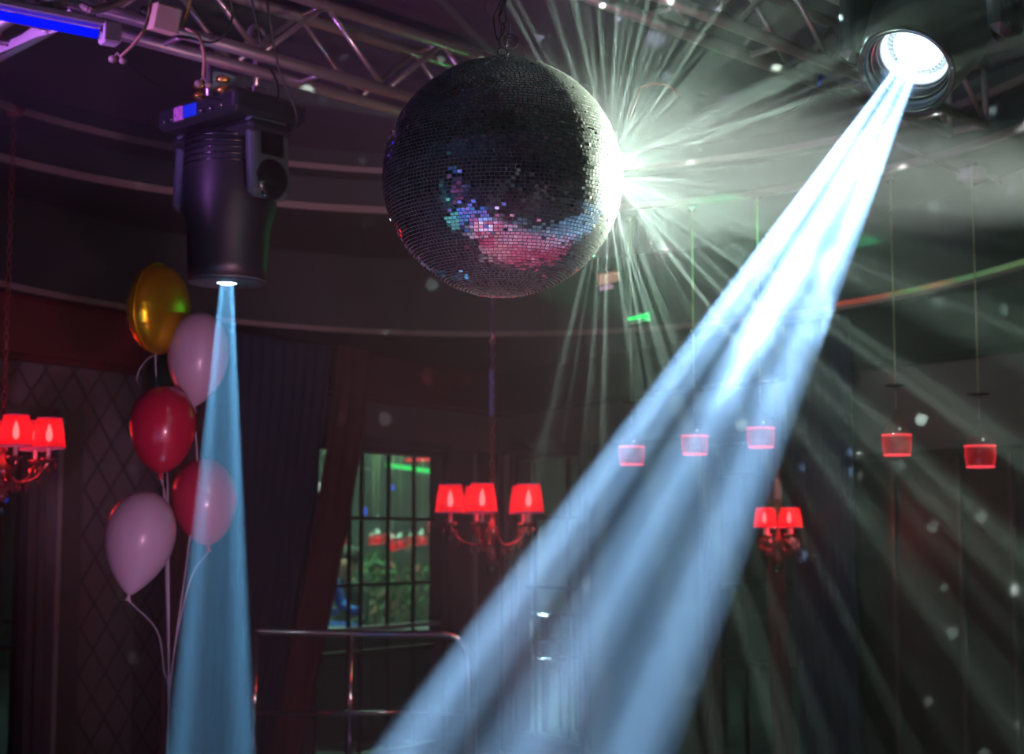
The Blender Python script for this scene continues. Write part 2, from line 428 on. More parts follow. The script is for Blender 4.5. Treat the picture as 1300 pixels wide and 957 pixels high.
EL = dict(A=((-.13, 5.53), 2.26, 2.26, 3.42), B=((-.20, 5.62), 2.42, 2.42, 3.29), C=((-.16, 5.95), 2.66, 3.60, 2.90))
def ell(k, n=96, grow=0):
    (cx, cy), a, b, z = EL[k]
    return [(cx + (a+grow)*math.cos(2*PI*i/n), cy + (b+grow)*math.sin(2*PI*i/n)) for i in range(n)]
def annulus(name, inner, outer, z, m, flat_outer=False):
    n = len(inner); vs = [(x, y, z) for x, y in inner] + [(x, y, z) for x, y in outer]
    mb = MB(); mb.add(vs, [(i, (i+1) % n, n+(i+1) % n, n+i) for i in range(n)])
    return mb
def fascia(name, k, z0, z1, m, th=.02, trimh=.034):
    n = 96; inn = ell(k, n); out = ell(k, n, .02)
    mb = MB(); vs = [(x, y, z0) for x, y in inn] + [(x, y, z1) for x, y in inn] + [(x, y, z1) for x, y in out] + [(x, y, z0) for x, y in out]
    fs = []
    for i in range(n):
        j = (i+1) % n
        for q in range(4): fs.append((q*n+i, q*n+j, ((q+1) % 4)*n+j, ((q+1) % 4)*n+i))
    mb.add(vs, fs); return mb
N = 96
mb = MB(); top = ell('A', N, .02); zc = 3.52
mb.add([(x, y, zc) for x, y in top] + [(x, y, zc+.1) for x, y in top], [tuple(range(N)), tuple(range(N, 2*N))] + [(i, (i+1) % N, N+(i+1) % N, N+i) for i in range(N)])
mb.build('ceiling', M['ceiling'], kind='structure')
fascia('f', 'A', 3.44, zc, M['soffit']).build('ceiling_fascia_upper', M['soffit'], kind='structure')
annulus('a', ell('A', N), ell('B', N), 3.44, None).build('ceiling_step_upper', M['soffit'], kind='structure')
fascia('f', 'B', 3.30, 3.44, M['soffit']).build('ceiling_fascia_middle', M['soffit'], kind='structure')
annulus('a', ell('B', N), ell('C', N), 3.30, None).build('ceiling_step_middle', M['soffit'], kind='structure')
fascia('f', 'C', ZW, 3.30, M['soffit']).build('ceiling_fascia_lower', M['soffit'], kind='structure')
# outer soffit to a big square
def sq(x, y, cx=0, cy=5.95, hx=9, hy=13.5):
    dx, dy = x-cx, y-cy; k = min(hx/abs(dx) if abs(dx) > 1e-6 else 1e9, hy/abs(dy) if abs(dy) > 1e-6 else 1e9); return (cx+dx*k, cy+dy*k)
C_ = ell('C', N); annulus('a', C_, [sq(x, y) for x, y in C_], ZW, None).build('ceiling_outer', M['soffit'], kind='structure')
# pale edge bands
def band(k, z0, z1, a0=0, a1=2*PI, n=90, r=.012):
    (cx, cy), a, b, z = EL[k]; mb = MB(); pts_i = []; vs = []; fs = []
    for i in range(n+1):
        t = a0 + (a1-a0)*i/n
        for (g, zz) in ((-.022, z0), (-.022, z1), (.0, z1), (.0, z0)):
            vs.append((cx+(a+g)*math.cos(t), cy+(b+g)*math.sin(t), zz))
    for i in range(n):
        for q in range(4): fs.append((i*4+q, i*4+(q+1) % 4, (i+1)*4+(q+1) % 4, (i+1)*4+q))
    mb.add(vs, fs); return mb
band('A', 3.415, 3.442).build('trim_1', M['ring'], kind='structure')
band('B', 3.268, 3.302).build('trim_2', M['ring'], kind='structure')
band('C', ZW-.03, ZW).build('trim_3', M['ring'], kind='structure')

mb = MB(); mb.box((0, 7.5, -.05), (18, 24, .1)); mb.build('floor', M['floor'], kind='structure')
# outer shell
mb = MB(); mb.box((-9.05, 7.5, 1.8), (.1, 24, 3.6)); mb.build('wall_far_left', M['wall_dark'], kind='structure')
mb = MB(); mb.box((9.05, 7.5, 1.8), (.1, 24, 3.6)); mb.build('wall_far_right', M['wall_dark'], kind='structure')
mb = MB(); mb.box((0, 19.5, 1.45), (18, .1, 2.9)); mb.build('wall_back_room', M['wall_r'], kind='structure')  # far wall of the room built in place of window reflections
mb = MB(); mb.box((0, -4.5, 1.8), (18, .1, 3.6)); mb.build('wall_behind', M['wall_dark'], kind='structure')

# left and right walls of the bay with openings.  (s0,s1,z0,z1)
def wall_with_holes(W, name, s0, s1, holes, m, n0=-.10, n1=0, ztop=ZW):
    mb = MB(); cur = s0
    for (a, b, z0, z1) in sorted(holes):
        if a > cur: W.box(mb, cur, a, 0, ztop, n0, n1)
        if z1 < ztop: W.box(mb, a, b, z1, ztop, n0, n1)
        if z0 > 0.01: W.box(mb, a, b, 0, z0, n0, n1)
        cur = b
    W.box(mb, cur, s1, 0, ztop, n0, n1)
    return mb
zt = 2.24
Lw1 = (WL.s(562), WL.s(392), .12, zt)          # window 1
Lw0 = (WL.s(44), WL.s(44)+1.4, .12, zt)        # left window
Rw1 = (WR.s(658), WR.s(742), .12, zt)
Rw2 = (WR.s(900), WR.s(1030), .12, zt)
mbq = wall_with_holes(WL, 'wall_left', 0, 9.5, [Lw0, Lw1], M['wall'])
wl = mbq.build('wall_left', M['quilt'], kind='structure')
# re-express the left wall in its own frame so that the quilting follows the wall
def localise(o, W):
    R4 = Matrix.Translation(W.pt(0, 0, 0)) @ W.rot().to_4x4()
    o.data.transform(R4.inverted()); o.matrix_world = R4
localise(wl, WL)
wr = wall_with_holes(WR, 'wall_right', 0, 9.5, [Rw1, Rw2], M['wall_r']).build('wall_right', M['wall_r'], kind='structure')

# frieze, cornice
mb = MB(); WL.box(mb, 0, 9.5, 2.56, ZW-.002, 0, .10); WL.box(mb, 0, 9.5, 2.53, 2.56, 0, .06); mb.build('trim_4', M['cornice'], kind='structure')
mb = MB(); WR.box(mb, .12, 9.5, 2.56, ZW-.002, 0, .10); WR.box(mb, .12, 9.5, 2.53, 2.56, 0, .06); mb.build('trim_5', M['cornice_d'], kind='structure')
# plain frieze band that covers the quilting beside window 1
mb = MB(); WL.box(mb, .0, WL.s(330), zt+.02, 2.53, 0, .02); mb.build('trim_6', M['wall'], kind='structure')
# pilasters beside the corner
mb = MB(); WL.box(mb, WL.s(600), WL.s(562)-.04, 0.0, zt+.02, 0, .035); mb.build('trim_7', M['frame'], kind='structure')
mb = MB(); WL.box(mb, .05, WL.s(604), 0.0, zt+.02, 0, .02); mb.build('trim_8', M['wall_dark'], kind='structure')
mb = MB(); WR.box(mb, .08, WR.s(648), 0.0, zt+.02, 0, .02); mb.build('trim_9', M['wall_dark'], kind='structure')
# dark panelling of the right wall
zp = WR.z(1180, 522)
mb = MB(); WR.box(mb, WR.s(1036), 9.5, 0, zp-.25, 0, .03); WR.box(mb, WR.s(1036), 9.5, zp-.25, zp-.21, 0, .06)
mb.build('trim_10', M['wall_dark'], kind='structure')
mb = MB()
for px in (1140, 1224, 1290):
    a = WR.s(px); WR.box(mb, a-.012, a+.012, 0, zp-.25, .03, .05)
mb.build('trim_11', M['frame'], kind='structure')
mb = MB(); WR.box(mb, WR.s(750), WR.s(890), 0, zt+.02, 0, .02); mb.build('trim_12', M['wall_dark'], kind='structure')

# windows: frame, muntins, glass
def window(W, name, hole, cols, rows, gm, framem=M['frame']):
    a, b, z0, z1 = hole
    mb = MB(); fw = .05
    W.box(mb, a, a+fw, z0, z1, -.08, .03); W.box(mb, b-fw, b, z0, z1, -.08, .03)
    W.box(mb, a, b, z1-fw, z1, -.08, .03); W.box(mb, a, b, z0, z0+fw, -.08, .03)
    # outer casing
    W.box(mb, a-.05, a, z0-.05, z1+.05, 0, .05); W.box(mb, b, b+.05, z0-.05, z1+.05, 0, .05); W.box(mb, a-.05, b+.05, z1, z1+.05, 0, .05)
    f = mb.build(name, framem, kind='structure')
    mb = MB()
    for k in cols:
        s_ = W.s(k); W.box(mb, s_-.008, s_+.008, z0, z1, -.05, -.025)
    for z in rows: W.box(mb, a, b, z-.011, z+.011, -.052, -.023)
    g = mb.build('muntin', M['muntin'], f)
    mb = MB(); W.box(mb, a+fw, b-fw, z0+fw, z1-fw, -.042, -.036); mb.build('glass', gm, f)
    return f
w1 = window(WL, 'window_1', Lw1, (558, 531, 499, 465, 450, 408), [WL.z(480, y) for y in (658, 742, 826)], M['glass'])
mb = MB(); WL.box(mb, Lw1[0]+.05, Lw1[1]-.05, WL.z(480, 800), WL.z(480, 794), -.06, .02); mb.build('ledge', M['shelfwhite'], w1)
mb = MB(); WL.box(mb, WL.s(597)-.012, WL.s(597)+.012, 0, zt, .035, .06); mb.build('trim_13', M['frame_l'], kind='structure')
mb = MB(); WR.box(mb, WR.s(651)-.02, WR.s(651)+.012, 0, zt, .02, .07); mb.build('trim_14', M['frame_l'], kind='structure')
w2 = window(WR, 'window_2', Rw1, (674, 716), [WR.z(700, y) for y in (657, 746)], M['glass'])
w3 = window(WR, 'window_3', Rw2, (937, 1006), [WR.z(960, y) for y in (600, 745, 845)], M['glass_dark'])
w0 = window(WL, 'window_4', Lw0, (10,), [WL.z(20, y) for y in (823,)], M['glass_dark'])
mb = MB(); WL.box(mb, WL.s(66), WL.s(60), 0, zt, 0, .09); mb.build('trim_15', M['frame_l'], kind='structure')
mb = MB(); WL.box(mb, WL.s(98), WL.s(66), 0, zt+.05, 0, .05); mb.build('trim_16', M['frame'], kind='structure')

# ------------------------------------------------------------------ curtains (wavy sheets with thickness)
def curtain_mesh(top0, top1, bot0, bot1, W, ztop, zbot, n0, amp, folds, seed=0, th=.006):
    rs = random.Random(seed); nx, nz = folds*8, 18; vs = []; ph = [rs.uniform(-.5, .5) for _ in range(folds+2)]
    for side in (0, 1):
        for j in range(nz+1):
            v = j/nz; z = ztop + (zbot-ztop)*v; e = v**1.25
            a0 = top0 + (bot0-top0)*e; a1 = top1 + (bot1-top1)*e
            for i in range(nx+1):
                u = i/nx; w_ = amp*math.sin(u*folds*2*PI + ph[int(u*folds)]*.6 + .3*math.sin(v*3+u*5))*(.6+.5*v)
                p = W.pt(a0+(a1-a0)*u, z, n0 + w_ + side*th); vs.append(p)
    fs = []; L = (nx+1)*(nz+1)
    for j in range(nz):
        for i in range(nx):
            q = j*(nx+1)+i; fs.append((q, q+1, q+nx+2, q+nx+1)); fs.append((L+q, L+q+nx+1, L+q+nx+2, L+q+1))
    for j in range(nz):
        for i in (0, nx):
            q = j*(nx+1)+i; fs.append((q, q+nx+1, L+q+nx+1, L+q))
    for i in range(nx):
        for j in (0, nz):
            q = j*(nx+1)+i; fs.append((q, q+1, L+q+1, L+q))
    mb = MB(); mb.add(vs, fs, True); return mb
c1 = curtain_mesh(WL.s(216), WL.s(388), WL.s(216), WL.s(305), WL, 2.83, .03, .20, .035, 12, 1).build('curtain', M['curtain'])
tag(c1, 'dark blue pleated curtain hanging left of the gridded window, behind the left beam', 'curtain')
c2 = curtain_mesh(WL.s(382), WL.s(430), WL.s(285), WL.s(328), WL, 2.84, .03, .29, .03, 3, 2).build('drape', M['drape'])
tag(c2, 'maroon drape slanting down along the edge of the gridded window', 'curtain')
c3 = curtain_mesh(WL.s(164), WL.s(218), WL.s(160), WL.s(222), WL, 2.83, .03, .30, .02, 4, 3).build('drape', M['drape_dark'])
tag(c3, 'dark maroon drape behind the balloons', 'curtain')
c4 = curtain_mesh(WR.s(1030), WR.s(1112), WR.s(1046), WR.s(1118), WR, 2.83, .03, .18, .03, 7, 4).build('curtain', M['curtain'])
tag(c4, 'dark pleated curtain between the right window and the dark panelled wall', 'curtain')
c5 = curtain_mesh(WR.s(1012), WR.s(1034), WR.s(1024), WR.s(1050), WR, 2.3, .03, .26, .02, 2, 5).build('drape', M['drape_dark'])
tag(c5, 'narrow dark red drape at the right edge of the right window', 'curtain')

# ------------------------------------------------------------------ trusses
def truss(name, a, b, label, up=.24, off=Vector((.11, -.11, 0)), r=.021, bays=.52):
    a, b = Vector(a), Vector(b); t = empty(name, a, label, 'truss', 'aluminium lighting trusses')
    d = b-a; L = d.length; n = max(2, round(L/bays)); off = Vector(off)
    cs = [Vector((0,0,0)), Vector((0,0,up)) , off, off + Vector((0,0,up))]
    for c_ in cs:
        mb = MB(); mb.tube([c_, c_+d], r, 14); mb.build('chord', M['steel'], t)
    for (i, j) in ((0, 2), (1, 3)):
        for k in range(n):
            mb = MB(); mb.tube([cs[i] + d*((k+.5)/n), cs[j] + d*((k+.5)/n)], r*.45, 8); mb.build('cross_bar', M['steel'], t)
    for (i, j) in ((0, 1), (2, 3)):
        for k in range(n):
            p, q = cs[i] + d*(k/n), cs[j] + d*((k+.5)/n); p2 = cs[i] + d*((k+1)/n)
            mb = MB(); mb.tube([p, q], r*.48, 8); mb.build('brace', M['steel'], t)
            mb = MB(); mb.tube([q, p2], r*.48, 8); mb.build('brace', M['steel'], t)
    for e in (Vector((0,0,0)), d):
        mb = MB(); mb.tube([cs[0]+e, cs[1]+e], r*.6, 8); mb.tube([cs[2]+e, cs[3]+e], r*.6, 8); mb.tube([cs[0]+e, cs[2]+e], r*.6, 8); mb.tube([cs[1]+e, cs[3]+e], r*.6, 8); mb.build('end_frame', M['steel'], t)
    return t
T1a, T1b = Vector((-1.225, 4.9, 3.2)), Vector((-.05, 6.18, 3.2)); dt = (T1b-T1a)
truss('lighting_truss', T1a - dt*.42, T1b + dt*.22, 'aluminium lighting truss running from top left to behind the mirror ball')
T2a, T2b = Vector((.37, 4.68, 3.2)), Vector((1.276, 5.62, 3.2)); d2 = T2b-T2a
truss('lighting_truss', T2a - d2*.6, T2b + d2*.5, 'aluminium lighting truss passing behind the large right moving head')
truss('lighting_truss', (-1.45, 4.82, 3.20), (-2.75, 6.25, 3.20), 'short truss crossing at top left, lit purple with cables along it', off=Vector((-.10, -.09, 0)), up=.2)
#truss('lighting_truss', (.2, 3.2, 3.27), (1.55, 4.60, 3.27), 'near truss that carries the right moving head', up=.2)

# ------------------------------------------------------------------ mirror ball
ball = empty('mirror_ball', BALL, 'large mirror ball of small square tiles hanging from a chain', 'mirror ball')
def tile_mat():
    m = bpy.data.materials.new('mirror_tile'); m.use_nodes = True; nt = m.node_tree; nt.nodes.clear()
    at = nt.nodes.new('ShaderNodeAttribute'); at.attribute_name = 'rnd'
    mx = nt.nodes.new('ShaderNodeMix'); mx.data_type = 'RGBA'; nt.links.new(at.outputs['Fac'], mx.inputs[0])
    mx.inputs[6].default_value = (.50, .55, .55, 1); mx.inputs[7].default_value = (.97, .97, .95, 1)
    g1 = nt.nodes.new('ShaderNodeBsdfGlossy'); g1.inputs['Roughness'].default_value = .035; nt.links.new(mx.outputs[2], g1.inputs[0])
    g2 = nt.nodes.new('ShaderNodeBsdfGlossy'); g2.inputs['Roughness'].default_value = .5; g2.inputs[0].default_value = (.75, .78, .7, 1)
    df = nt.nodes.new('ShaderNodeBsdfDiffuse'); df.inputs[0].default_value = (.7, .74, .66, 1)
    m0 = nt.nodes.new('ShaderNodeMixShader'); m0.inputs[0].default_value = .45; nt.links.new(g2.outputs[0], m0.inputs[1]); nt.links.new(df.outputs[0], m0.inputs[2]); g2 = m0
    m1 = nt.nodes.new('ShaderNodeMixShader'); m1.inputs[0].default_value = .20
    nt.links.new(g1.outputs[0], m1.inputs[1]); nt.links.new(g2.outputs[0], m1.inputs[2])
    o = nt.nodes.new('ShaderNodeOutputMaterial'); nt.links.new(m1.outputs[0], o.inputs[0]); return m
vs, fs, rv = [], [], []
rows = int(PI*BR/.0078); gap = .0007
rs = random.Random(3)
for i in range(rows):
    lat = -PI/2 + (i+.5)*PI/rows; cl = math.cos(lat)
    n = max(5, int(2*PI*BR*cl/.0101)); off = rs.random()
    if lat > PI/2-.13: continue
    for k in range(n):
        lon = 2*PI*(k+off)/n
        nn = Vector((cl*math.cos(lon), cl*math.sin(lon), math.sin(lat)))
        e = Vector((-math.sin(lon), math.cos(lon), 0)); u_ = nn.cross(e)
        j = .026 if rs.random() > .12 else .11
        tl = (nn + e*rs.gauss(0, j) + u_*rs.gauss(0, j)).normalized()
        e2 = (e - tl*e.dot(tl)).normalized(); u2 = tl.cross(e2)
        hw = PI*BR*cl/n - gap; hh = PI*BR/rows/2 - gap; ce = nn*BR
        o_ = len(vs)
        for (sx_, sy_) in ((-1,-1),(1,-1),(1,1),(-1,1)): vs.append(ce + e2*hw*sx_ + u2*hh*sy_)
        for (sx_, sy_) in ((-1,-1),(1,-1),(1,1),(-1,1)): vs.append(ce - tl*.002 + e2*hw*sx_ + u2*hh*sy_)
        fs.append((o_, o_+1, o_+2, o_+3))
        for q in range(4): fs.append((o_+q, o_+4+q, o_+4+(q+1) % 4, o_+(q+1) % 4))
        r_ = rs.random(); rv += [r_]*5
me = bpy.data.meshes.new('mirror_tiles'); me.from_pydata(vs, [], fs); me.update()
at = me.attributes.new('rnd', 'FLOAT', 'FACE'); at.data.foreach_set('value', rv)
me.materials.append(tile_mat())
o = bpy.data.objects.new('mirror_tiles', me); COL.objects.link(o); o.parent = ball
grout = mat('ball_core', lin(190, 200, 175), .6, 0)
mb = MB(); mb.sphere((0, 0, 0), BR-.0006, 96, 64); mb.build('core', grout, ball)
mb = MB(); mb.lathe([(0, BR+.004), (.022, BR+.004), (.032, BR-.002), (.036, BR-.006)], 24); mb.lathe([(.006, BR), (.006, BR+.014), (0, BR+.014)], 10); mb.build('top_cap', M['chrome'], ball)
mb = MB(); mb.torus(.011, .0026, Matrix.Translation((0, 0, BR+.020)) @ Matrix.Rotation(PI/2, 4, 'X') , 18, 6); mb.build('eye_ring', M['chrome'], ball)
mb = MB(); z = BR + .044; k = 0
while z + BALL.z < 3.50:
    m_ = Matrix.Translation((rs.uniform(-.001, .001), 0, z)) @ Matrix.Rotation((k % 2)*PI/2 + .4, 4, 'Z') @ Matrix.Rotation(PI/2, 4, 'X')
    mb.torus(.0085, .0022, m_, 16, 6, sx=1, sy=1.9); z += .0268; k += 1
mb.build('chain', M['steel'], ball)
mb = MB()
mb.tube(rnd_path([(-.004, 0, BR+.03), (-.016, 0, BR+.065), (-.019, 0, BR+.10), (-.004, 0, BR+.14), (.008, 0, BR+.19), (.004, 0, BR+.3), (.0, 0, BR+.55), (0, 0, 3.45-BALL.z)]), .0016, 6)
mb.tube(rnd_path([(.004, 0, BR+.03), (.012, .004, BR+.06), (.014, 0, BR+.09), (.004, 0, BR+.12), (.012, 0, BR+.18), (.006, 0, BR+.4)]), .0014, 6)
mb.tube(rnd_path([(.006, 0, BR+.05), (.022, 0, BR+.052), (.034, 0, BR+.044), (.044, 0, BR+.03), (.055, 0, BR-.001)]), .0011, 6)
mb.tube(rnd_path([(-.012, 0, BR+.10), (-.030, 0, BR+.102), (-.040, 0, BR+.118), (-.034, 0, BR+.134), (-.020, 0, BR+.13)]), .0008, 6)
mb.build('safety_wire', M['steel'], ball)
mb = MB(); mb.torus(.016, .0016, Matrix.Translation((.018, 0, BR+.045)) @ Matrix.Rotation(PI/2, 4, 'X'), 18, 6); mb.build('loop', M['steel'], ball)
mb = MB(); mb.lathe([(0, 0), (.05, 0), (.055, .01), (.055, .06), (0, .06)], 20, Matrix.Translation((0, 0, 3.46-BALL.z))); mb.build('ceiling_motor', M['black'], ball)

# ------------------------------------------------------------------ moving heads
def moving_head(name, lens, axis, side, label, s=1.0, big=False, zbase=None):
    """lens: front centre, axis: beam direction, side: horizontal direction of the yoke axis"""
    axis = Vector(axis).normalized(); side = Vector(side); side = (side - axis*side.dot(axis)).normalized()
    piv = Vector(lens) - axis*(.20 if big else .30)*s
    zb = zbase if zbase else piv.z + .36*s
    t = empty(name, (piv.x, piv.y, zb), label, 'stage light', 'moving head stage lights')
    O = Vector((piv.x, piv.y, zb)); Lc = lambda p: Vector(p) - O
    up3 = side.cross(axis).normalized()
    R3 = Matrix((side, up3, axis)).transposed(); R4 = Matrix.Translation(Lc(lens)) @ R3.to_4x4()
    # head: rounded shell, z = 0 at the front rim, negative backwards
    mb = MB(); r = .125*s if not big else .135*s
    if big:
        prof = [(0, -.50), (.09, -.495), (.13, -.46), (.142, -.38), (.145, -.20), (.128, -.08), (.112, -.02), (.112, .0), (.103, .0), (.098, -.03), (.094, -.11), (.075, -.13), (.070, -.43), (.0, -.43)]
        f_ = 1.0
    else:
        prof = [(0, -.47), (.10, -.468), (.132, -.45), (.142, -.40), (.146, -.24), (.128, -.17), (.122, -.05), (.118, 0), (.108, 0), (.106, -.015), (.034, -.012), (.033, -.018), (.033, -.36), (0, -.36)]
        f_ = 1.0
    mb.lathe([(a*s, b*s) for a, b in prof], 40, R4); mb.build('head', M['black'], t)
    # ribs
    mb = MB()
    for z_ in (-.44, -.42, -.40, -.38, -.36): mb.torus((.143 if big else .142)*s, .004*s, R4 @ Matrix.Translation((0, 0, z_*s)), 36, 6)
    mb.build('cooling_ribs', M['blackgloss'], t)
    mb = MB()
    if big:
        mb.torus(.108*s, .0075*s, R4, 44, 10); mb.torus(.094*s, .003*s, R4 @ Matrix.Translation((0, 0, -.045*s)), 44, 8)
    else: mb.lathe([(.034*s, .001), (.112*s, .001), (.119*s, -.004*s), (.119*s, -.010*s)], 40, R4)
    mb.build('front_ring', M['blackgloss'] if big else M['greenplate'], t)
    if big:
        mb = MB(); mb.lathe([(0, -.020*s), (.03*s, -.024*s), (.06*s, -.036*s), (.088*s, -.058*s), (.0915*s, -.072*s)], 40, R4)
        mb.build('front_glass', glassy('front_lens', (.9, .97, 1), .25, .06), t)
        mb = MB(); mb.lathe([(0, -.118*s), (.045*s, -.114*s), (.060*s, -.108*s)], 36, R4); mb.build('lens', M['lens'], t)
        mb = MB(); mb.lathe([(.060*s, -.108*s), (.078*s, -.075*s), (.0915*s, -.035*s), (.095*s, -.035*s), (.088*s, -.076*s), (.064*s, -.112*s)], 40, R4, closed=True); mb.build('reflector', M['chrome'], t)
    else:
        mb = MB(); mb.lathe([(0, .004*s), (.016*s, .003*s), (.031*s, -.002*s), (.031*s, -.01*s)], 28, R4); mb.build('lens', M['lens_l'], t)
    # yoke
    for sg in (-1, 1):
        mb = MB(); c0 = Lc(piv) + side*(sg*.185*s)
        c1_ = Vector((0, 0, -.05*s)) + Vector((side.x, side.y, 0)).normalized()*(sg*.175*s)
        dd = c1_-c0; L = dd.length; zax = dd.normalized(); yax = zax.cross(side).normalized(); xax = yax.cross(zax)
        Rm = Matrix((xax, yax, zax)).transposed()
        mb.box((c0+c1_)/2, (.045*s, .15*s, L+.12*s), Rm, .02*s); mb.build('yoke_arm', M['greenplate'] if not big else M['black'], t)
        mb = MB(); mb.lathe([(0, .03*s), (.05*s, .03*s), (.062*s, .02*s), (.062*s, -.02*s), (0, -.02*s)], 24, toaxis(side*sg, c0 + side*sg*.0)); mb.build('pivot_cap', M['blackgloss'], t)
        mb = MB(); mb.box(c0*.25+c1_*.75 + side*sg*.024*s, (.008*s, .085*s, .07*s), Rm)
        mb.build('vent_plate', M['blackgloss'], t)
    hs = Vector((side.x, side.y, 0)).normalized(); Rb = Matrix((hs, Vector((-hs.y, hs.x, 0)), Vector((0, 0, 1)))).transposed()
    mb = MB(); mb.box((0, 0, -.035*s), (.42*s, .17*s, .05*s), Rb, .02*s); mb.build('yoke_bridge', M['black'], t)
    mb = MB(); mb.box((0, 0, .033*s), (.40*s, .28*s, .078*s), Rb, .018*s); mb.build('base', M['black'], t)
    for sg in (-1, 1):
        mb = MB(); q = Rb @ Vector((sg*.12*s, 0, .07*s)); top = Vector((q.x, q.y, .27*s))
        mb.tube([q, top], .012*s, 10); mb.box(q + Vector((0, 0, .02*s)), (.05*s, .06*s, .03*s), Rb, .006)
        mb.torus(.030*s, .009*s, Matrix.Translation(top) @ Rb.to_4x4() @ Matrix.Rotation(PI/2, 4, 'Y'), 20, 8)
        mb.box(top + Vector((0, 0, -.02*s)), (.03*s, .075*s, .02*s), Rb, .004)
        mb.build('clamp', M['steel'], t)
    return t, O, Rb
hl, OL, RbL = moving_head('moving_head_light', HEAD_L, DIR_L, Vector((.74, -.67, 0)), 'black moving head light pointing straight down above the balloons', 1.12, zbase=P(300, 163, 5.4).z)
# panel fittings on the base facing the room
Rf = RbL @ Vector((0, -1, 0))
fr = Vector((Rf.x, Rf.y, 0)).normalized()
if fr.y > 0: fr = -fr
def face(a, z, n=0): 
    sdv = Vector((-fr.y, fr.x, 0)); 
    if sdv.x < 0: sdv = -sdv
    return fr*(.168+n) + sdv*a + Vector((0, 0, z))
mb = MB(); mb.box(face(-.02, .036, -.008), (.075, .012, .046), Matrix((Vector((-fr.y, fr.x, 0)), fr, Vector((0,0,1)))).transposed(), .004); pl = mb.build('blue_plug', M['blueplug'], hl); pl['label'] = 'bright blue power plug'
mb = MB(); mb.box(face(-.085, .036, -.008), (.05, .012, .05), Matrix((Vector((-fr.y, fr.x, 0)), fr, Vector((0,0,1)))).transposed(), .003); mb.torus(.016, .003, toaxis(fr, face(-.085, .036, .0)), 16, 6); pl = mb.build('socket', M['violet'], hl); pl['label'] = 'pale violet socket plate'
for a_, z_ in ((.0, .125), (.13, .12), (.0, .088), (.13, .084)):
    mb = MB(); mb.sphere(face(a_, z_, -.03), .021, 12, 8, (1.2, .7, .7)); mb.build('lamp_knob', M['brass'], hl)
for a_ in (-.16, -.12, .05, .10, .16):
    mb = MB(); mb.sphere(face(a_, .02, .0), .007, 8, 6); mb.build('bolt', M['chrome'], hl)

hr, OR, RbR = moving_head('moving_head_light', HEAD_R, DIR_R, Vector((.80, -.45, .1)), 'large black moving head light at top right throwing the bright white beam', 1.12, big=True, zbase=3.26)
mb = MB(); mb.tube([(-.1, 0, .1), (-.1, 0, 3.52-OR.z)], .02, 10); mb.tube([(.1, 0, .1), (.1, 0, 3.52-OR.z)], .02, 10); mb.box((0, 0, 3.51-OR.z), (.34, .12, .02)); mb.build('ceiling_bracket', M['steel'], hr)

# ------------------------------------------------------------------ wine glass pendants
def make_pendant():
    t = empty('wine_glass_pendant', (0, 0, 0))
    mb = MB(); mb.lathe([(.060, 0), (.066, .02), (.070, .05), (.0695, .095), (.060, .13), (.038, .158), (.016, .176), (.0062, .19), (.0045, .21), (.0045, .30), (.008, .312), (.03, .320), (.050, .324), (.050, .327), (.0, .329)], 28); mb.build('wine_glass', M['clear'], t)
    mb = MB(); mb.lathe([(.058, .002), (.064, .02), (.0675, .05), (.067, .093), (.0625, .093), (.063, .05), (.0595, .02), (.0535, .002)], 28, closed=True); mb.build('red_band', M['redband'], t)
    mb = MB(); mb.torus(.0675, .0028, Matrix.Translation((0, 0, .094)), 30, 6); mb.build('red_rim', M['redrim'], t); mb = MB(); mb.torus(.0595, .0036, Matrix.Translation((0, 0, .002)), 30, 6); mb.build('red_rim', M['redrim'], t)
    mb = MB(); mb.lathe([(0, .06), (.012, .065), (.016, .085), (.010, .115), (.007, .135), (0, .14)], 14); b = mb.build('bulb', M['clear'], t)
    mb = MB(); mb.sphere((0.012, -.01, .122), .0045, 8, 6); mb.build('spark', M['white_led'], b)  # glowing bead in place of a highlight on the bulb
    mb = MB(); mb.tube([(0, 0, .215), (0, 0, .30)], .0022, 8); mb.sphere((0, 0, .327), .006, 10, 6); mb.build('stem_wire', M['plastic_w'], t)
    mb = MB(); mb.lathe([(.012, .317), (.046, .3235), (.050, .328), (.004, .332)], 24, closed=False); mb.build('foot_disc', M['blackgloss'], t)
    return t
def ceil_z(x, y):
    def ins(k): (cx, cy), a, b, z = EL[k]; return ((x-cx)/a)**2 + ((y-cy)/b)**2 < 1
    return zc if ins('A') else 3.44 if ins('B') else 3.30 if ins('C') else ZW
proto = make_pendant()
cordmat = mat('pendant_cord', lin(235, 235, 180), .4, 0)
pend = [(1245, 593, 7.0, 'wine glass pendant with red glow, rightmost of the five, before the grey wall'),
        (1139, 578, 7.3, 'wine glass pendant with red glow, second from the right, beside the dark curtain'),
        (966, 568, 7.65, 'pale red wine glass pendant inside the broad white beam'),
        (882, 577, 7.95, 'pale red wine glass pendant whose upper cord glows green'),
        (802, 590, 8.2, 'red wine glass pendant leftmost of the five, under the short green bar')]
for i, (px, py, Y, lb) in enumerate(pend):
    o = proto if i == 0 else copy_tree(proto)
    p = P(px, py, Y); o.location = p; sc_ = 1.0; tag(o, lb, 'pendant light', 'wine glass pendants over the bar')
    L = ceil_z(p.x, p.y) - p.z
    mb = MB(); mb.tube([(0, 0, .33), (0, 0, L)], .0034, 6); mb.build('cord', cordmat, o)
    mb = MB(); mb.lathe([(0, -.02), (.025, -.02), (.03, 0), (0, 0)], 14, Matrix.Translation((0, 0, L))); mb.build('ceiling_cap', M['chrome'], o)

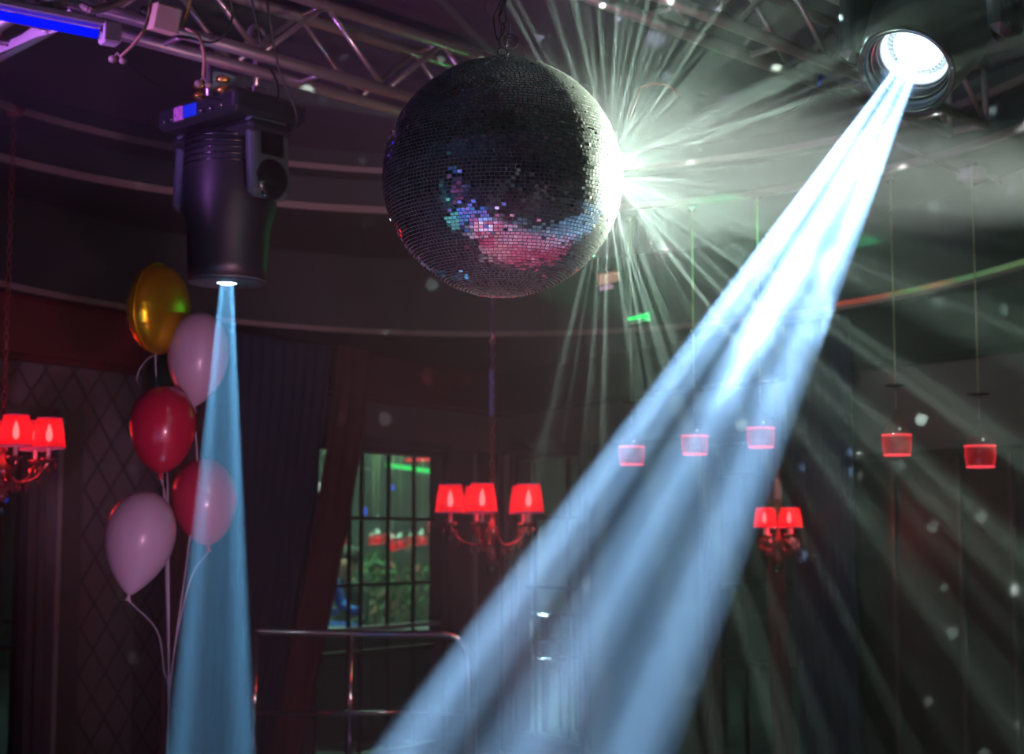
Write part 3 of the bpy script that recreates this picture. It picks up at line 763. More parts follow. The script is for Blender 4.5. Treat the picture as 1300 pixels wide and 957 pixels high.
# ------------------------------------------------------------------ chandeliers
def chandelier(loc, label, s=1.0, arms=5, rot=0, R_=.19, ztop=None):
    t = empty('chandelier', loc, label, 'chandelier', 'red shaded chandeliers')
    for k in range(arms):
        a = rot + 2*PI*k/arms; ca, sa = math.cos(a), math.sin(a); D3 = lambda r, z: Vector((ca*r*s, sa*r*s, z*s))
        mb = MB(); mb.tube(rnd_path([D3(.01, -.10), D3(.06, -.17), D3(.13, -.16), D3(.17, -.12), D3(R_, -.085)]), .0055*s, 8)
        mb.lathe([(0, -.09*s), (.022*s, -.086*s), (.034*s, -.072*s), (.030*s, -.070*s), (.008*s, -.078*s), (0, -.078*s)], 16, Matrix.Translation((ca*R_*s, sa*R_*s, 0)))
        arm = mb.build('arm', M['crystal'], t)
        for q, (rr, zz) in enumerate(((.06, -.195), (.10, -.19), (.15, -.165), (R_, -.115), (R_+.03, -.10), (R_-.03, -.115))):
            mb = MB(); mb.lathe([(0, -.024*s), (.008*s, -.008*s), (.006*s, .006*s), (0, .014*s)], 6, Matrix.Translation(D3(rr, zz)), smooth=False)
            mb.build('crystal_drop', M['crystal'], arm)
        T = Matrix.Translation((ca*R_*s, sa*R_*s, 0))
        mb = MB(); mb.lathe([(.009*s, -.085*s), (.009*s, -.005*s), (0, -.005*s)], 12, T); mb.build('candle_tube', M['plastic_w'], t)
        mb = MB(); mb.lathe([(0, -.002*s), (.009*s, .004*s), (.014*s, .022*s), (.010*s, .045*s), (.004*s, .066*s), (0, .075*s)], 14, T); mb.build('bulb', M['bulb'], t)
        mb = MB(); n = 40; vs = []; fs = []
        for (r0, z_) in ((.068, -.028), (.060, .035), (.050, .098)):
            for q in range(n):
                rr = r0*(1 + (.018 if q % 2 else -.018)); vs.append(T @ Vector((rr*s*math.cos(2*PI*q/n), rr*s*math.sin(2*PI*q/n), z_*s)))
        for j in range(2):
            for q in range(n): fs.append((j*n+q, j*n+(q+1) % n, (j+1)*n+(q+1) % n, (j+1)*n+q))
        mb.add(vs, fs); sh = mb.build('lamp_shade', M['shade'], t)
        mb = MB(); mb.torus(.068*s, .003*s, T @ Matrix.Translation((0, 0, -.028*s)), 32, 6); mb.build('bottom_rim', M['violet'], sh); mb = MB(); mb.torus(.050*s, .0025*s, T @ Matrix.Translation((0, 0, .098*s)), 32, 6); mb.build('top_rim', M['violet'], sh)
    mb = MB(); mb.lathe([(0, -.26), (.012, -.25), (.03, -.225), (.012, -.2), (.01, -.17), (.03, -.14), (.035, -.11), (.012, -.08), (.012, 0), (.02, .03), (.01, .05), (.008, .12), (0, .125)], 20, Matrix.Scale(s, 4)); mb.build('centre_stem', M['crystal'], t)
    mb = MB(); mb.sphere((0, 0, -.285*s), .026*s, 16, 12); mb.build('glass_ball', M['blackgloss'], t)
    li = light('candle_glow', 'POINT', (0, 0, -.05*s), None, 2.4*s, (1.0, .06, .08), .05); li.parent = t
    top = (ztop or ceil_z(loc[0], loc[1])) - loc[2]
    mb = MB(); z = .13*s; k = 0
    while z < top - .03:
        mb.torus(.011*s, .0025*s, Matrix.Translation((0, 0, z)) @ Matrix.Rotation((k % 2)*PI/2, 4, 'Z') @ Matrix.Rotation(PI/2, 4, 'X'), 10, 5, sx=1, sy=1.7); z += .031*s; k += 1
    mb.build('chain', M['crystal'], t)
    mb = MB(); mb.lathe([(0, -.04), (.03, -.04), (.05, 0), (0, 0)], 18, Matrix.Translation((0, 0, top))); mb.build('ceiling_rose', M['crystal'], t)
    return t
chandelier(P(4, 560, 6.6), 'red shaded chandelier cut by the left edge of the picture', 1.0, 6, .05, .19)
chandelier(P(625, 643, 8.0), 'red shaded chandelier hanging in front of the wall corner below the mirror ball', 1.12, 5, PI+.09, .19)
chandelier(P(988, 664, 8.6), 'small red shaded chandelier to the right of the broad beam', .85, 4, .5, .11)

# ------------------------------------------------------------------ balloons
GATHER = P(214, 900, 6.2)
def balloon(px, py, wpx, hpx, Y, m, label, rib, tilt=0, tail=.30, seed=0):
    p = P(px, py, Y); k = Y/2000; r = wpx*k/2; h = hpx*k
    t = empty('balloon', p, label, 'balloon', 'balloons on ribbons', rot=(0, tilt, 0))
    prof = []; n = 22; zt_ = h*.42
    for i in range(n+1):
        a = PI*i/n; zz = math.cos(a)
        rr = math.sin(a)
        if zz < 0: zz = zz*(h - zt_)/zt_; rr = rr**(1.1 + tail) if tail < .5 else .80*rr**2.1 + .20*rr**.45
        prof.append((r*rr if i not in (0, n) else 0, zt_*zz))
    prof[-1] = (.006, prof[-1][1]); 
    mb = MB(); mb.lathe(prof, 36); mb.build('latex_skin', m, t)
    zb = prof[-1][1]; mb = MB(); mb.lathe([(.004, 0), (.008, -.006), (.006, -.012), (.013, -.022), (.011, -.023), (0, -.014)], 12, Matrix.Translation((0, 0, zb))); mb.build('knot', m, t)
    inv = (Matrix.Translation(p) @ Euler((0, tilt, 0)).to_matrix().to_4x4()).inverted()
    kn = Matrix.Translation(p) @ Euler((0, tilt, 0)).to_matrix().to_4x4() @ Vector((0, 0, zb-.02))
    pts = [kn] + [P(a, b, Y - .0) if False else P(a, b, 6.2) for a, b in rib] + [GATHER, Vector((GATHER.x, GATHER.y, .12))]
    mb = MB(); mb.tube([inv @ q for q in rnd_path(pts, 8)], .0028, 5); mb.build('ribbon', M['ribbon'], t)
    return t
balloon(252, 446, 78, 122, 6.15, M['white_b'], 'pearl white balloon at the top of the bunch, crossed by the left beam', [(250, 600), (236, 720)], .06)
balloon(207, 536, 84, 112, 6.0, M['red_b'], 'deep red balloon in the middle of the bunch', [(211, 640), (213, 740), (214, 800)], .02, .1)
balloon(259, 628, 82, 112, 6.25, M['rose_b'], 'rose red balloon inside the left beam', [(244, 730), (228, 790), (218, 850)], -.10, .1)
balloon(178, 678, 89, 132, 5.95, M['white_b'], 'pearly pink balloon lowest in the bunch, against the quilted wall', [(199, 800), (208, 850)], .16, .55)
balloon(208, 482, 52, 96, 6.6, M['green_b'], 'dark green balloon mostly hidden behind the red and white ones', [(212, 600), (214, 700)], 0)
# foil balloon
pf = P(202, 392, 6.1); fb = empty('balloon', pf, 'gold foil balloon topmost of the bunch', 'balloon', 'balloons on ribbons', rot=(0, .05, math.radians(-20)))
fb_inv = (Matrix.Translation(pf) @ Euler((0, .05, math.radians(-20))).to_matrix().to_4x4()).inverted()
mb = MB(); prof = []
Rr = .172; Th = .085; n = 18
for i in range(n+1):
    a = i/n; rr = Rr*math.sin(a*PI/2)*1.0; prof.append((rr, Th*math.cos(a*PI/2)**.8))
MX = Matrix.Rotation(PI/2, 4, 'Y')
segs = 64; vs = []; fs = []
rings_ = []
for sd in (1, -1):
    for (rr, zz) in prof:
        ring = []
        for q in range(segs):
            a = 2*PI*q/segs; w_ = 1 + .012*math.sin(a*26)*(rr/Rr)**4
            zz2 = zz*sd + .004*math.sin(a*26)*(rr/Rr)**3*sd
            ring.append(MX @ Vector((rr*w_*math.cos(a), rr*w_*math.sin(a), zz2)))
        rings_.append(ring)
for rg in rings_: vs += rg
for b_ in (0, n+1):
    for i in range(n):
        for q in range(segs): fs.append(((b_+i)*segs+q, (b_+i)*segs+(q+1) % segs, (b_+i+1)*segs+(q+1) % segs, (b_+i+1)*segs+q))
mb.add(vs, fs, True); mb.build('foil_skin', M['gold'], fb)
mb = MB(); mb.torus(Rr+.004, .0035, MX, 64, 6); mb.build('seam', M['gold'], fb)
mb = MB(); mb.tube(rnd_path([(0, 0, -Rr), (.0, .0, -.22), (.01, 0, -.30), (0, .0, -.45)] + [fb_inv @ q for q in (P(206, 600, 6.35), P(211, 740, 6.3), GATHER)]), .0025, 5); mb.tube(rnd_path([(0, 0, -Rr-.01), (-.04, 0, -.20), (-.07, 0, -.24), (-.08, 0, -.28), (-.06, 0, -.31)]), .0018, 5)
mb.build('ribbon', M['ribbon'], fb)
mb = MB(); mb.lathe([(0, 0), (.05, 0), (.06, .03), (.05, .10), (.02, .13), (0, .13)], 20); wgt = mb.build('balloon_weight', M['gold'], loc=(GATHER.x, GATHER.y, 0)); tag(wgt, 'gold weight on the floor that holds the balloon ribbons', 'weight')

# ------------------------------------------------------------------ blue tube lamp, junction box, cables at top left
A, B = P(-60, 8, 4.25), P(128, 44, 4.5); t = empty('tube_lamp', A, 'glowing blue fluorescent tube lamp in a pale housing at top left', 'tube lamp'); B = B-A; d = B.normalized()
mb = MB(); mb.tube([Vector((0,0,0)), B], .0135, 16); mb.build('tube', M['tube'], t)
sidev = d.cross(Vector((0, 0, 1))).normalized(); upv = sidev.cross(d)
Rm = Matrix((d, sidev, upv)).transposed()
mb = MB(); mb.box(B*.5 + upv*.034 + d*.02, (B.length+.05, .045, .022), Rm, .005); mb.build('housing', M['plastic_w'], t)
mb = MB(); mb.box(B + d*.028 + upv*.008, (.055, .05, .065), Rm, .006); mb.build('end_cap', M['plastic_w'], t)
mb = MB(); mb.lathe([(.015, -.012), (.015, .004), (0, .004)], 16, toaxis(d, B)); mb.build('tube_ferrule', M['chrome'], t)
mb = MB(); mb.tube([B*.3 + upv*.05, B*.3 + Vector((0, 0, 3.52-A.z - B.z*.3))], .004, 6); mb.tube([B*.95 + upv*.05, B*.95 + Vector((0, 0, 3.52-A.z-B.z*.95))], .004, 6); mb.build('hanger', M['chrome'], t)

A = P(208, 24, 4.75); t = empty('junction_box', A, 'cream cable junction box clipped to the truss at top left', 'junction box', rz=.6)
mb = MB(); mb.box((0, 0, 0), (.085, .075, .085), (.25, .1, 0), .006); mb.build('case', M['box'], t)
mb = MB(); mb.lathe([(.014, -.05), (.016, -.06), (.012, -.075), (0, -.075)], 10, toaxis((1, -.2, -.3))); mb.build('gland', M['cable'], t)

cab = [
 ('black_cable', M['cable'], .0045, [(312, -30, 5.0), (326, 30, 5.05), (334, 70, 5.1), (352, 105, 5.2), (352, 140, 5.3)], 'black cable looping down from the truss beside the left moving head', 'cable'),
 ('black_cable', M['cable'], .0045, [(336, -30, 5.0), (343, 30, 5.05), (356, 95, 5.15), (375, 140, 5.2), (374, 165, 5.25), (356, 172, 5.3)], 'black cable hanging furthest right of the left moving head and curling back to its base', 'cable'),
 ('black_cable', M['cable'], .0040, [(289, -20, 4.85), (295, 20, 4.9), (285, 44, 4.9), (268, 54, 4.9), (240, 48, 4.85), (222, 46, 4.8)], 'black cable looping from the cream junction box up to the truss', 'cable'),
 ('pale_cable', M['cable_w'], .0055, [(236, 36, 4.7), (252, 46, 4.7), (259, 70, 4.7), (258, 97, 4.7)], 'pale tan cable drooping right of the cream junction box', 'cable'),
 ('pale_cable', M['cable_w'], .0050, [(192, -30, 4.6), (190, 10, 4.6), (184, 36, 4.6), (168, 58, 4.6), (153, 72, 4.6)], 'pale tan cable drooping left of the cream junction box', 'cable'),
 ('yellow_cable', M['yellowcable'], .0050, [(246, -30, 4.9), (240, 10, 4.9), (232, 34, 4.85)], 'olive yellow cable rising from the right side of the cream junction box', 'cable'),
 ('thin_wire', M['cable'], .0016, [(156, 76, 4.7), (200, 108, 4.9), (250, 122, 5.1), (330, 134, 5.3), (366, 152, 5.4)], 'thin wire sagging from the tube lamp to the left moving head', 'wire'),
]
for nm, m_, r_, pts, lb, ct in cab:
    mb = MB(); mb.tube(rnd_path([P(*q) for q in pts], 7), r_, 7); tag(mb.build(nm, m_), lb, ct)
for (px, py, Y, lb, near) in ((149, 75, 4.6, 'pair of round tan terminal caps on the cable end left of the cream box', 0), (258, 106, 4.7, 'pair of round grey terminal caps on the cable end right of the cream box', 1)):
    mb = MB(); a = P(px-6, py, Y); b_ = P(px+7, py+2, Y); mb.sphere(a, .013, 12, 8, (1, 1, .9)); mb.sphere(b_, .012, 12, 8, (1, 1, .9)); mb.tube([a, P(px, py-8, Y), b_], .004, 6)
    tag(mb.build('cable_connector', M['hose']), lb, 'connector')
# corrugated hose
mb = MB(); pts = rnd_path([P(-40, -2, 4.4), P(10, 6, 4.4), P(50, 8, 4.42), P(90, 3, 4.45), P(118, 12, 4.45), P(150, 2, 4.6), P(200, -30, 4.8)], 26)
mb.tube(pts, .011, 10, rad=[.0125 if i % 3 else .009 for i in range(len(pts))]); tag(mb.build('corrugated_hose', M['hose']), 'ribbed grey cable hose lying above the blue tube lamp', 'hose')
# bundle of lit cables on the short truss
for k in range(5):
    mb = MB(); o_ = random.uniform(-.02, .02)
    mb.tube(rnd_path([P(-30+k*3, 78-k*5, 5.1), P(18+k*2, 60-k*4+random.uniform(-3, 3), 4.95), P(45, 46-k*3, 4.85), P(78, 36-k*4, 4.8), P(120, 10-k*5, 4.75)], 7), .0055, 6)
    tag(mb.build('truss_cable', M['plastic_w']), 'pale cable lit purple in the bundle strung along the short top left truss', 'cable', 'bundled cables on the short truss')
for (px, py) in ((236, 0), (262, 3)): pass
# cable ties / safety wires on the right truss
mb = MB(); mb.tube(rnd_path([P(1042, 98, 5.3), P(1036, 112, 5.3), P(1022, 130, 5.3), P(1000, 142, 5.3), P(984, 150, 5.3)], 7), .0022, 6); tag(mb.build('thin_wire', M['steel']), 'thin pale wire hanging from the blue cable clip on the right truss', 'wire')
mb = MB(); mb.tube([P(1044, 95, 5.3), P(1039, 110, 5.3)], .008, 8); tag(mb.build('cable_clip', M['blueplug']), 'small blue cable clip under the right truss', 'clip')
mb = MB(); mb.tube(rnd_path([P(812, 112, 5.6), P(830, 106, 5.6), P(850, 110, 5.6), P(862, 124, 5.6)], 7), .004, 6); mb.tube([P(812, 112, 5.6), P(800, 150, 5.6)], .0035, 6)
tag(mb.build('thin_wire', M['cable_w']), 'tan wire arching up just right of the mirror ball glare', 'wire')

# smoke detector with conduit
A = P(1233, 221, 7.15); A.z = 3.44 - .0
t = empty('smoke_detector', P(1233, 222, 7.13), 'pale round detector on the ceiling between two conduits at right', 'smoke detector')
q = ceil_z(t.location.x, t.location.y) - t.location.z
mb = MB(); mb.lathe([(0, -.03), (.045, -.03), (.064, -.02), (.068, .02), (.06, .035), (0, .035)], 28); mb.build('housing', M['plastic_w'], t)
mb = MB(); mb.lathe([(0, .03), (.03, .03), (.03, q), (0, q)], 16); mb.build('mount', M['plastic_w'], t)
mb = MB(); mb.tube([P(1140, 184, 6.68)-t.location, Vector((-.05, 0, .01))], .009, 8); mb.tube([Vector((.05, 0, .005)), P(1310, 246, 7.55)-t.location], .009, 8); mb.build('conduit', M['plastic_w'], t)

# laser bar (green)
t = empty('laser_projector', P(810, 404, 7.9), 'small laser unit glowing green above the leftmost wine glass pendant', 'laser')
mb = MB(); mb.box((0, .05, .0), (.13, .10, .055), (0, -.18, 0), .006); mb.build('case', M['black'], t)
mb = MB(); mb.box((0, -.006, .004), (.108, .010, .016), (0, -.18, 0), .003); mb.build('aperture', M['green_led'], t)
mb = MB(); mb.tube([(0, .05, .02), (0, .05, ceil_z(t.location.x, t.location.y)-t.location.z)], .006, 6); mb.build('hanger', M['black'], t)
t = empty('spot_lamp', P(771, 352, 7.4), 'small pale rectangular ceiling lamp under the right side of the mirror ball', 'ceiling lamp')  # plate stands in for a small patch of reflected light
mb = MB(); mb.box((0, 0, 0), (.105, .05, .05), (.4, -.2, .2), .006); mb.build('shade', M['box'], t)
mb = MB(); mb.box((-.01, -.02, -.05), (.07, .04, .02), (.4, -.2, .2), .004); mb.build('lens', M['plastic_w'], t)
mb = MB(); mb.tube([(0, 0, .01), (0, 0, ceil_z(t.location.x, t.location.y)-t.location.z)], .006, 6); mb.build('hanger', M['black'], t)
# coloured led strip on the right soffit edge
mb = MB(); n = 40
(cx, cy), a_, b_, z_ = EL['C']
pts = []
for i in range(n+1):
    q = (1066 + (1320-1066)*i/n); 
    # find ellipse point seen at column q
    best = min((abs(650+2000*(cx+(a_-.03)*math.cos(th))/(cy+(b_-.03)*math.sin(th)) - q), th) for th in [k*.002 for k in range(0, 780)])[1]
    pts.append(Vector((cx+(a_-.03)*math.cos(best), cy+(b_-.03)*math.sin(best), ZW+.0)))
def stripmat():
    m = bpy.data.materials.new('led_strip'); m.use_nodes = True; nt = m.node_tree; nt.nodes.clear()
    tc = nt.nodes.new('ShaderNodeTexCoord'); sx = nt.nodes.new('ShaderNodeSeparateXYZ'); nt.links.new(tc.outputs['Generated'], sx.inputs[0])
    r = nt.nodes.new('ShaderNodeValToRGB'); el = r.color_ramp.elements; el[0].position = 0; el[0].color = (.50, .06, .04, 1); el[1].position = 1; el[1].color = (.18, .28, .10, 1)
    for p_, c_ in ((.3, (.40, .10, .06, 1)), (.45, (.10, .30, .08, 1)), (.6, (.40, .16, .06, 1)), (.7, (.12, .3, .12, 1))): e = el.new(p_); e.color = c_
    e = nt.nodes.new('ShaderNodeEmission'); e.inputs[1].default_value = .55; o = nt.nodes.new('ShaderNodeOutputMaterial')
    nt.links.new(sx.outputs[0], r.inputs[0]); nt.links.new(r.outputs[0], e.inputs[0]); nt.links.new(e.outputs[0], o.inputs[0]); m.cycles.emission_sampling = 'NONE'; return m
mb = MB(); mb.tube(pts, .013, 6); tag(mb.build('led_strip', stripmat()), 'thin strip light changing from red to green along the right soffit edge', 'strip light')

# hanging blue tape below the ball
mb = MB(); p = P(624, 470, 8.6); q = P(624, 528, 8.6); mb.box((p+q)/2, (.022, .006, (p-q).length)); mb.tube([p, Vector((p.x, p.y, ceil_z(p.x, p.y)))], .003, 6)
tag(mb.build('hanging_ribbon', M['blueplug']), 'thin blue ribbon hanging below the mirror ball', 'ribbon')

# ------------------------------------------------------------------ railing
t = empty('railing', P(445, 803, 8.4), 'chrome tube railing with a rounded end in front of the gridded window', 'railing'); O = t.location.copy()
O = Vector((O.x, O.y, 0)); t.location = O
top = [P(322, 801, 8.3), P(385, 803, 8.35), P(445, 804, 8.4), P(500, 805, 8.4), P(550, 805, 8.4), P(572, 807, 8.4), P(586, 815, 8.4), P(593, 830, 8.4), P(595, 850, 8.4)]
zt_ = top[3].z
pts = rnd_path(top, 6); e = pts[-1]; pts.append(Vector((e.x, e.y, .0)))
mb = MB(); mb.tube([q-O for q in pts], .021, 14); mb.build('handrail', M['chrome'], t)
for px, Y in ((445, 8.4), (324, 8.3)):
    q = P(px, 806, Y)-O; mb = MB(); mb.tube([(q.x, q.y, 0), q], .019, 12); mb.lathe([(0, 0), (.05, 0), (.045, .012), (.02, .015)], 18, Matrix.Translation((q.x, q.y, 0))); mb.build('post', M['chrome'], t)
a, b = P(324, 905, 8.3)-O, P(595, 905, 8.4)-O; mb = MB(); mb.tube([a, b], .012, 10); mb.build('lower_rail', M['chrome'], t)

# ------------------------------------------------------------------ things beyond the windows; the gridded window's reflections are built as real objects
# mirrored pendants built as real copies far behind window 1
far = [(432, 692, 15.0), (393, 699, 14.6), (411, 700, 14.4), (474, 687, 15.5), (480, 686, 14.8), (494, 684, 15.2), (498, 695, 14.2), (508, 692, 14.6), (524, 688, 15.3), (536, 687, 14.9), (551, 671, 13.6)]
for i, (px, py, Y) in enumerate(far):
    o = proto.copy(); COL.objects.link(o)
    for ch in kids(proto):
        if ch.name.startswith(('wine_glass', 'red_band', 'red_rim', 'stem_wire')): q = ch.copy(); COL.objects.link(q); q.parent = o
        if ch.name.startswith('red_rim'):
            pass
    p = P(px, py+4, Y); o.location = p; o.scale = (.8, .8, .8)
    mb = MB(); mb.tube([(0, 0, .33), (0, 0, (ZW-p.z)/.8)], .002, 5); mb.build('cord', cordmat, o)
    mb = MB(); mb.sphere((0, 0, .05), .035, 12, 8); mb.build('red_bulb', M['red_led'], o)
    tag(o, 'tiny red glowing wine glass pendant seen deep behind the gridded window', 'pendant light', 'far pendants behind the gridded window')
# strips of light on the far wall, built as window reflections
def strip(name, px0, px1, py0, py1, Y, m, lb, h=.035):
    a, b = P(px0, py0, Y), P(px1, py1, Y); mb = MB(); d_ = b-a; mb.box((a+b)/2, (d_.length, .03, h), (0, -math.atan2(d_.z, d_.x), 0), .004)
    mb2 = mb.build(name, m); tag(mb2, lb, 'strip light'); 
    # two short brackets to the far wall
    return mb2
strip('led_strip', 490, 560, 590, 600, 19.43, M['green_led'], 'green strip light behind the gridded window, just left of its right post', .05)
strip('led_strip', 425, 441, 564, 565, 19.43, M['red_led'], 'short red light at the top left corner of the gridded window', .035)
strip('led_strip', 515, 546, 584, 583, 19.43, M['red_led'], 'red strip light just above the green strip behind the gridded window', .03)
strip('led_strip', 514, 545, 570, 572, 19.43, M['red_led'], 'topmost short red strip light behind the gridded window', .02)
strip('led_strip', 408, 470, 596, 595, 19.43, M['plastic_w'], 'pale dim strip behind the gridded window left of the green strip', .04)
strip('led_strip', 380, 436, 838, 836, 19.43, M['red_led'], 'dotted red strip low behind the gridded window, left of the railing post', .02)
# hanging bright dots, most of them mirrored lights built as lamps
for (px, py, Y, m_, nm, lb, sz) in ((407, 619, 15, M['white_led'], 'hanging_lamp', 'white oval lamp beside the drape behind the gridded window', (.03, .02, .055)),
        (401, 660, 14.5, M['yellow_led'], 'hanging_lamp', 'tall amber lamp touching the drape behind the gridded window', (.018, .018, .085)),
        (429, 656, 15, M['yellow_led'], 'hanging_lamp', 'small round amber lamp behind the gridded window', (.022, .022, .022)),
        (464, 649, 15, M['blue_led'], 'hanging_lamp', 'small blue lamp on a cord behind the gridded window', (.012, .012, .045)),
        (499, 619, 15, M['blue_led'], 'hanging_lamp', 'tiny violet blue lamp high behind the gridded window', (.014, .014, .03)),
        (5, 634, 10.5, M['blue_led'], 'hanging_lamp', 'small blue lamp behind the dark window at the left edge', (.03, .02, .02))):
    p = P(px, py, Y); t = empty(nm, p, lb, 'lamp')
    mb = MB(); mb.sphere((0, 0, 0), 1, 14, 10, sz); mb.build('globe', m_, t)
    mb = MB(); mb.tube([(0, 0, sz[2]*.8), (0, 0, ZW-p.z)], .003, 5); mb.build('cord', M['cable'], t)
# potted shrubs along the back, standing in for mirrored greenery
def plant(loc, h, r, seed, lb):
    rs = random.Random(seed); t = empty('potted_shrub', loc, lb, 'potted plant', 'potted shrubs behind the gridded window')
    mb = MB(); mb.lathe([(0, 0), (.14, 0), (.18, .30), (.195, .33), (.17, .33), (.16, .28), (0, .28)], 20); mb.build('pot', M['pot'], t)
    mb = MB(); mb2 = MB(); mb3 = MB()
    for k in range(7):
        a = rs.uniform(0, 2*PI); e_ = Vector((math.cos(a)*r*.5, math.sin(a)*r*.5, h*.75)); mb3.tube([(0, 0, .28), e_*.5+Vector((0, 0, .2)), e_], .01, 5)
    for k in range(320):
        a = rs.uniform(0, 2*PI); zz = rs.uniform(.35, h); rr = r*math.sqrt(rs.random())*math.sin(PI*min(1, max(0.08, (zz-.25)/(h-.15))))
        p = Vector((math.cos(a)*rr, math.sin(a)*rr, zz)); n_ = Vector((rs.gauss(0, 1), rs.gauss(0, 1), rs.gauss(0, 1))).normalized(); e_ = n_.orthogonal().normalized(); f_ = n_.cross(e_); s_ = rs.uniform(.035, .07)
        m3 = mb2 if rs.random() < .16 else mb
        m3.add([p-e_*s_, p-f_*s_*.45+n_*.004, p+e_*s_, p+f_*s_*.45+n_*.004, p+n_*.012], [(0,1,4),(1,2,4),(2,3,4),(3,0,4),(3,2,1,0)])
    mb3.build('stem', M['pot'], t); mb.build('foliage', M['foliage'], t); mb2.build('blossom', M['bloom'], t)
for i, (px, Y, h) in enumerate(((418, 15.3, 1.5), (455, 16.2, 1.5), (486, 14.9, 1.5), (530, 16.6, 1.35))):
    p = P(px, 700, Y); plant((p.x, p.y, 0), h, .34, 20+i, ['flowering shrub behind the gridded window, nearest to the maroon drape', 'flowering shrub behind the gridded window, second from the maroon drape', 'tallest flowering shrub in the middle behind the gridded window', 'shortest flowering shrub behind the gridded window, nearest to its right post'][i])

# people beyond the glass in place of mirrored guests (skin modifier bodies)
def person(loc, rz, cloth, label, seated=True, h=1.72):
    t = empty('person', loc, label, 'person', rz=rz)
    if seated: hip = .50
    else: hip = .92
    V = [(0, 0, hip), (0, .01, hip+.16), (0, .02, hip+.34), (0, .01, hip+.46), (0, -.01, hip+.55), (0, -.02, hip+.63), (0, -.03, hip+.75)]
    E = [(0,1),(1,2),(2,3),(3,4),(4,5),(5,6)]; Rr = [(.15,.12),(.135,.105),(.15,.11),(.13,.09),(.05,.05),(.075,.088),(.07,.08)]
    def chain(frm, pts, rads):
        prev = frm
        for p_, r_ in zip(pts, rads): V.append(p_); Rr.append((r_, r_)); E.append((prev, len(V)-1)); prev = len(V)-1
    for s_ in (-1, 1):
        sh = hip+.45
        if seated:
            chain(3, [(s_*.18, .02, sh), (s_*.23, -.06, sh-.26), (s_*.16, -.30, sh-.30), (s_*.14, -.38, sh-.28)], [.055, .045, .034, .036])
            chain(0, [(s_*.10, -.02, hip-.02), (s_*.12, -.42, hip+.0), (s_*.12, -.44, .09), (s_*.12, -.56, .05)], [.09, .07, .05, .04])
        else:
            chain(3, [(s_*.18, .02, sh), (s_*.24, .03, sh-.28), (s_*.22, -.12, sh-.46), (s_*.2, -.18, sh-.50)], [.055, .045, .034, .036])
            chain(0, [(s_*.10, 0, hip-.06), (s_*.11, -.02, .48), (s_*.11, .02, .09), (s_*.12, -.12, .05)], [.09, .065, .045, .04])
    me = bpy.data.meshes.new('body'); me.from_pydata(V, E, []); o = bpy.data.objects.new('body', me); COL.objects.link(o); o.parent = t
    md = o.modifiers.new('skin', 'SKIN')
    for i, r_ in enumerate(Rr): me.skin_vertices[0].data[i].radius = r_
    me.skin_vertices[0].data[0].use_root = True
    o.modifiers.new('sub', 'SUBSURF').levels = 2; o.modifiers['sub'].render_levels = 2
    m = bpy.data.materials.new('clothed_body'); m.use_nodes = True; nt = m.node_tree; b = nt.nodes['Principled BSDF']; b.inputs['Roughness'].default_value = .7
    tc = nt.nodes.new('ShaderNodeTexCoord'); sx = nt.nodes.new('ShaderNodeSeparateXYZ'); nt.links.new(tc.outputs['Object'], sx.inputs[0])
    hd = ramp(nt, mth(nt, 'MULTIPLY', sx.outputs[2], .5), [((hip+.535)/2, 0), ((hip+.545)/2, 1)], 'LINEAR')
    mx = nt.nodes.new('ShaderNodeMix'); mx.data_type = 'RGBA'; nt.links.new(hd, mx.inputs[0]); mx.inputs[6].default_value = cloth+(1,); mx.inputs[7].default_value = lin(196, 138, 112)+(1,)
    nt.links.new(mx.outputs[2], b.inputs['Base Color']); me.materials.append(m)
    mb = MB(); mb.lathe([(.0, .115), (.05, .105), (.085, .06), (.094, 0), (.088, -.03), (.078, -.04)], 18, Matrix.Translation((0, .02, hip+.735)) @ Matrix.Rotation(-.35, 4, 'X')); mb.build('hair', M['hair'], t)
    mb = MB(); mb.sphere((0, -.118, hip+.68), .014, 8, 6, (.8, 1.2, 1.3)); mb.build('nose', M['skin'], t)
    return t
p = P(404, 760, 13.6); person((p.x, p.y, .34), .9, lin(24, 104, 220), 'seated person in a bright blue top beside the drape, behind the gridded window')
p = P(440, 760, 14.2); person((p.x, p.y, .2), -.5, lin(34, 60, 50), 'seated person in dark clothes behind the gridded window, facing the one in blue')
p = P(520, 760, 18.4); person((p.x, p.y, -.0), .2, lin(60, 50, 46), 'person in brown clothes standing among the shrubs behind the gridded window', False)
# benches for the seated ones
for px, Y, zz, lb in ((404, 13.6, .34, 'low dark stool under the person in blue'), (440, 14.2, .2, 'low dark stool under the seated person in dark clothes')):
    p = P(px, 760, Y); t = empty('stool', (p.x, p.y, 0), lb, 'stool'); mb = MB(); mb.lathe([(0, .34+zz), (.18, .34+zz), (.19, .37+zz), (.18, .385+zz), (0, .385+zz)], 24); mb.build('seat', M['dark_cloth'], t)
    for k in range(4):
        a = PI/4+k*PI/2; mb = MB(); mb.tube([(math.cos(a)*.12, math.sin(a)*.12, .35+zz), (math.cos(a)*.18, math.sin(a)*.18, 0)], .014, 8); mb.build('leg', M['rack'], t)

